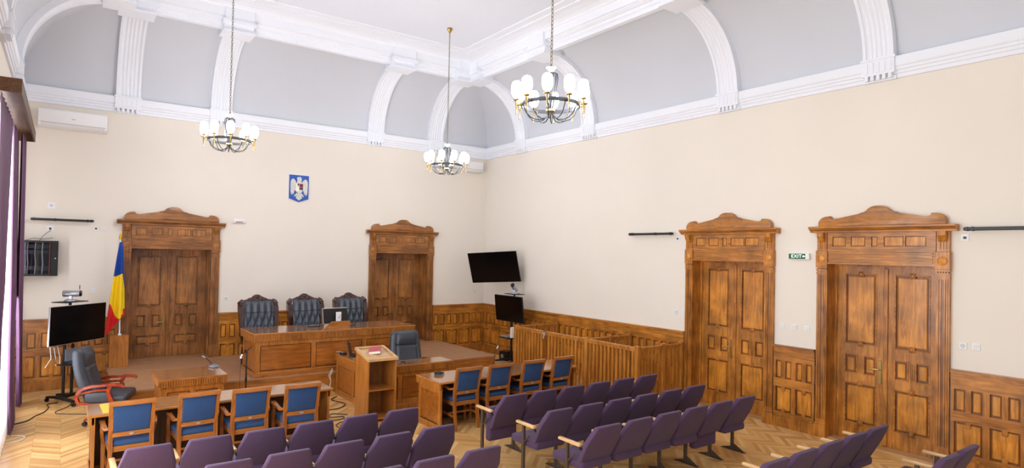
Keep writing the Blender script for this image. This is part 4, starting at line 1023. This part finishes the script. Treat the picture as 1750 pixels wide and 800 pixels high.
# ------------------------------------------------------------------ cables on the floor
def floorcable(label, pts, m='cable', r=.008, cat='cable'):
    P = [Vector((x, y, r+.001)) for x, y in pts]; out = []
    for i in range(len(P)-1):
        p0, p1, p2, p3 = P[max(i-1, 0)], P[i], P[i+1], P[min(i+2, len(P)-1)]
        for k in range(8):
            t_ = k/8; out.append(.5*((2*p1)+(-p0+p2)*t_+(2*p0-5*p1+4*p2-p3)*t_*t_+(-p0+3*p1-3*p2+p3)*t_**3))
    out.append(P[-1]); c = P[0]
    b = MB(); b.tube([tuple(p-Vector((c.x, c.y, 0))) for p in out], r, 6); o = b.build('floor_cable', m, None, True); o.location = (c.x, c.y, 0); tag(o, label, cat)
floorcable('black cable winding from the left stand to the curtain', [(-9.66, -1.30), (-9.80, -1.38), (-9.78, -1.62), (-9.83, -1.93), (-9.94, -2.16), (-10.04, -2.45), (-10.17, -2.56), (-10.25, -2.66)])
floorcable('thin dark cable looping from the left stand toward the armchair', [(-9.45, -1.35), (-9.52, -1.72), (-9.66, -1.95), (-9.68, -2.12), (-9.56, -2.24), (-9.25, -2.45), (-8.95, -2.75)], 'cable', .006)
floorcable('white cable loop on the floor beside the sheer curtain', [(-10.3, -3.28), (-10.15, -3.28), (-10.05, -3.36), (-10.02, -3.47), (-10.06, -3.60), (-10.16, -3.66), (-10.32, -3.62)], 'cable_w', .009)
floorcable('black cable curling on the floor left of the clerk desk', [(-5.45, -3.3), (-5.62, -3.5), (-5.52, -3.9), (-5.72, -4.15), (-5.98, -4.2), (-6.2, -4.5)], 'cable', .008)
floorcable('tangled black cable on the floor left of the lectern', [(-5.75, -4.62), (-5.95, -4.45), (-6.05, -4.62), (-5.85, -4.72), (-5.98, -4.85), (-6.25, -4.80), (-6.4, -5.05)], 'cable', .007)
floorcable('thin dark cable under the lectern side', [(-5.8, -5.1), (-6.0, -5.0), (-6.15, -5.2), (-6.0, -5.5), (-5.7, -5.7)], 'cable', .006)
b = MB(); 
for k in range(3): b.tube([(-.0, .02*k, .45+.02*k), (-.05-.02*k, .0, .36), (-.03, .02, .25), (-.07, -.02*k, .12), (-.02, .01*k, .01)], .004, 6)
o = b.build('cable_bundle', 'cable_w', None, True); put(o, (-5.44, -3.05, 0)); tag(o, 'white cables hanging behind the left end of the clerk desk', 'cable')
t = thing('cable_bundle', 'white and black cables hanging under the left television', 'cable', (-9.75, -1.55, .66)); b = MB()
for k in range(3): b.tube([(.06*k, .05*k, .55), (.05*k-.04, .05*k-.03, .35), (.06*k-.02, .04*k, .15), (.05*k-.1*(k == 0), .03*k, .0+.02*k)], .006, 6)
b.build('white_strand', 'cable_w', t, True); b = MB(); b.tube([(.04, .0, .5), (.0, -.02, .3), (.05, 0, .05)], .006, 6); b.build('black_strand', 'cable', t, True)

# ------------------------------------------------------------------ chandeliers
def chandelier(loc, ztop, label):
    t = thing('chandelier', label, 'chandelier', loc, R(9)); H = ztop-loc[2]
    b = MB(); b.lathe([(.001, H-.001), (.055, H-.001), (.06, H-.03), (.03, H-.08), (.012, H-.11), (.001, H-.115)], (0, 0, 0), 16); b.build('canopy', 'brass', t, True)
    b = MB(); z0, z1 = .50, H-.10; n = int((z1-z0)/.047); st = (z1-z0)/n
    for i in range(n):
        zc = z0+(i+.5)*st; ax = i % 2
        b.tube([((.013*cos(a) if ax else 0), (0 if ax else .013*cos(a)), zc+.030*sin(a)) for a in [2*pi*k/9 for k in range(9)]], .0038, 5, True)
    b.build('chain', 'chainbrass', t, True)
    b = MB(); b.lathe([(.001, .50), (.014, .49), (.014, .46), (.006, .455)], (0, 0, 0), 10); b.build('hook', 'brass', t, True)
    b = MB(); b.lathe([(.012, .40), (.025, .41), (.045, .44), (.062, .452), (.045, .44), (.03, .425), (.02, .455), (.012, .46)], (0, 0, 0), 18); b.build('glass_dish', 'glow', t, True)
    b = MB()
    for k in range(12):
        a = 2*pi*k/12; pts = [(.01, .385), (.045, .395), (.075, .375), (.085, .32), (.075, .24), (.055, .12), (.035, .0), (.025, -.06)]
        b.tube([(r*cos(a), r*sin(a), z) for r, z in pts], .0055, 5)
    b.tube([(0, 0, .40), (0, 0, -.10)], .014, 8); b.build('wire_stem', 'iron', t, True)
    b = MB(); b.lathe([(.001, -.115), (.03, -.10), (.055, -.07), (.05, -.05), (.015, -.045)], (0, 0, 0), 16); b.build('hub', 'brass', t, True)
    b = MB(); rr = .345
    b.loft([[((rr+o)*cos(a), (rr+o)*sin(a), z) for o, z in ((-.006, -.022), (.006, -.022), (.006, .022), (-.006, .022))] for a in [2*pi*k/60 for k in range(60)]], close=True); b.build('ring', 'iron', t, True, 40)
    for k in range(10):
        a = 2*pi*k/10; ca, sa = cos(a), sin(a)
        b = MB(); b.tube([(r*ca, r*sa, z) for r, z in ((.02, -.07), (.045, -.13), (.10, -.175), (.17, -.18), (.24, -.155), (.295, -.10), (.325, -.03), (.34, .0))], .0065, 6); b.build('arm', 'iron', t, True)
        c = (.415*ca, .415*sa, 0)
        b = MB(); b.tube([(.345*ca, .345*sa, .0), (.38*ca, .38*sa, .012), (.415*ca, .415*sa, .0)], .008, 6)
        b.lathe([(.001, -.135), (.008, -.13), (.009, -.115), (.004, -.105), (.009, -.06), (.014, .0), (.014, .03), (.036, .04), (.04, .05), (.02, .06), (.02, .075)], c, 12); h = b.build('candle_holder', 'brass', t, True)
        b = MB(); b.lathe([(.022, .07), (.044, .082), (.058, .115), (.064, .165), (.062, .21), (.052, .245), (.032, .264), (.001, .27)], c, 16); b.build('lamp_shade', 'shade', h, True)
    return t
chandelier((-7.38, -3.0, 4.61), 7.555, 'brass and iron chandelier with lit white shades, leftmost of the three')
chandelier((-3.09, -3.1, 4.60), 7.555, 'brass and iron chandelier with lit white shades, in front of the right corner')
chandelier((-4.99, -8.85, 4.535), 7.555, 'brass and iron chandelier nearest the viewer with ten lit white shades')

# ------------------------------------------------------------------ lights
def area(name, loc, rot, sx, sy, e, c=(1, 1, 1)):
    l = bpy.data.lights.new(name, 'AREA'); l.shape = 'RECTANGLE'; l.size = sx; l.size_y = sy; l.energy = e; l.color = c
    o = bpy.data.objects.new(name, l); C.objects.link(o); o.location = loc; o.rotation_euler = rot
for i, (a, c) in enumerate(WINS):
    area('window_area_light', (LX-.22, -(a+c)/2, 2.4), (0, R(-90), 0), 3.9, c-a-.2, [420, 250, 130][i], (.97, .98, 1.0))  # daylight at the visible window; lamps at the two unseen ones added as fill
w = bpy.data.worlds.new('World'); scene.world = w; w.use_nodes = True
w.node_tree.nodes['Background'].inputs['Color'].default_value = (.97, .98, 1.0, 1); w.node_tree.nodes['Background'].inputs['Strength'].default_value = .5  # white world added as soft fill through the open near end

# ------------------------------------------------------------------ camera
cam = bpy.data.cameras.new('camera'); co = bpy.data.objects.new('camera', cam); C.objects.link(co)
yaw, pit, roll = R(36.13), R(1.08), R(1.22); F, CY = 1049.9, 413.7
fw = Vector((sin(yaw)*cos(pit), cos(yaw)*cos(pit), sin(pit))); rt = Vector((cos(yaw), -sin(yaw), 0)); up = rt.cross(fw)
r2 = rt*cos(roll)+up*sin(roll); u2 = -rt*sin(roll)+up*cos(roll)
co.matrix_world = Matrix.Translation((-9.658, -14.52, 2.75)) @ Matrix((r2, u2, -fw)).transposed().to_4x4()
cam.sensor_width = 36; cam.lens = F*36/1750; cam.shift_y = (CY-400)/1750; cam.clip_start = .05; cam.clip_end = 100
scene.camera = co
scene.view_settings.view_transform = 'Standard'; scene.view_settings.look = 'None'; scene.view_settings.exposure = 0.36
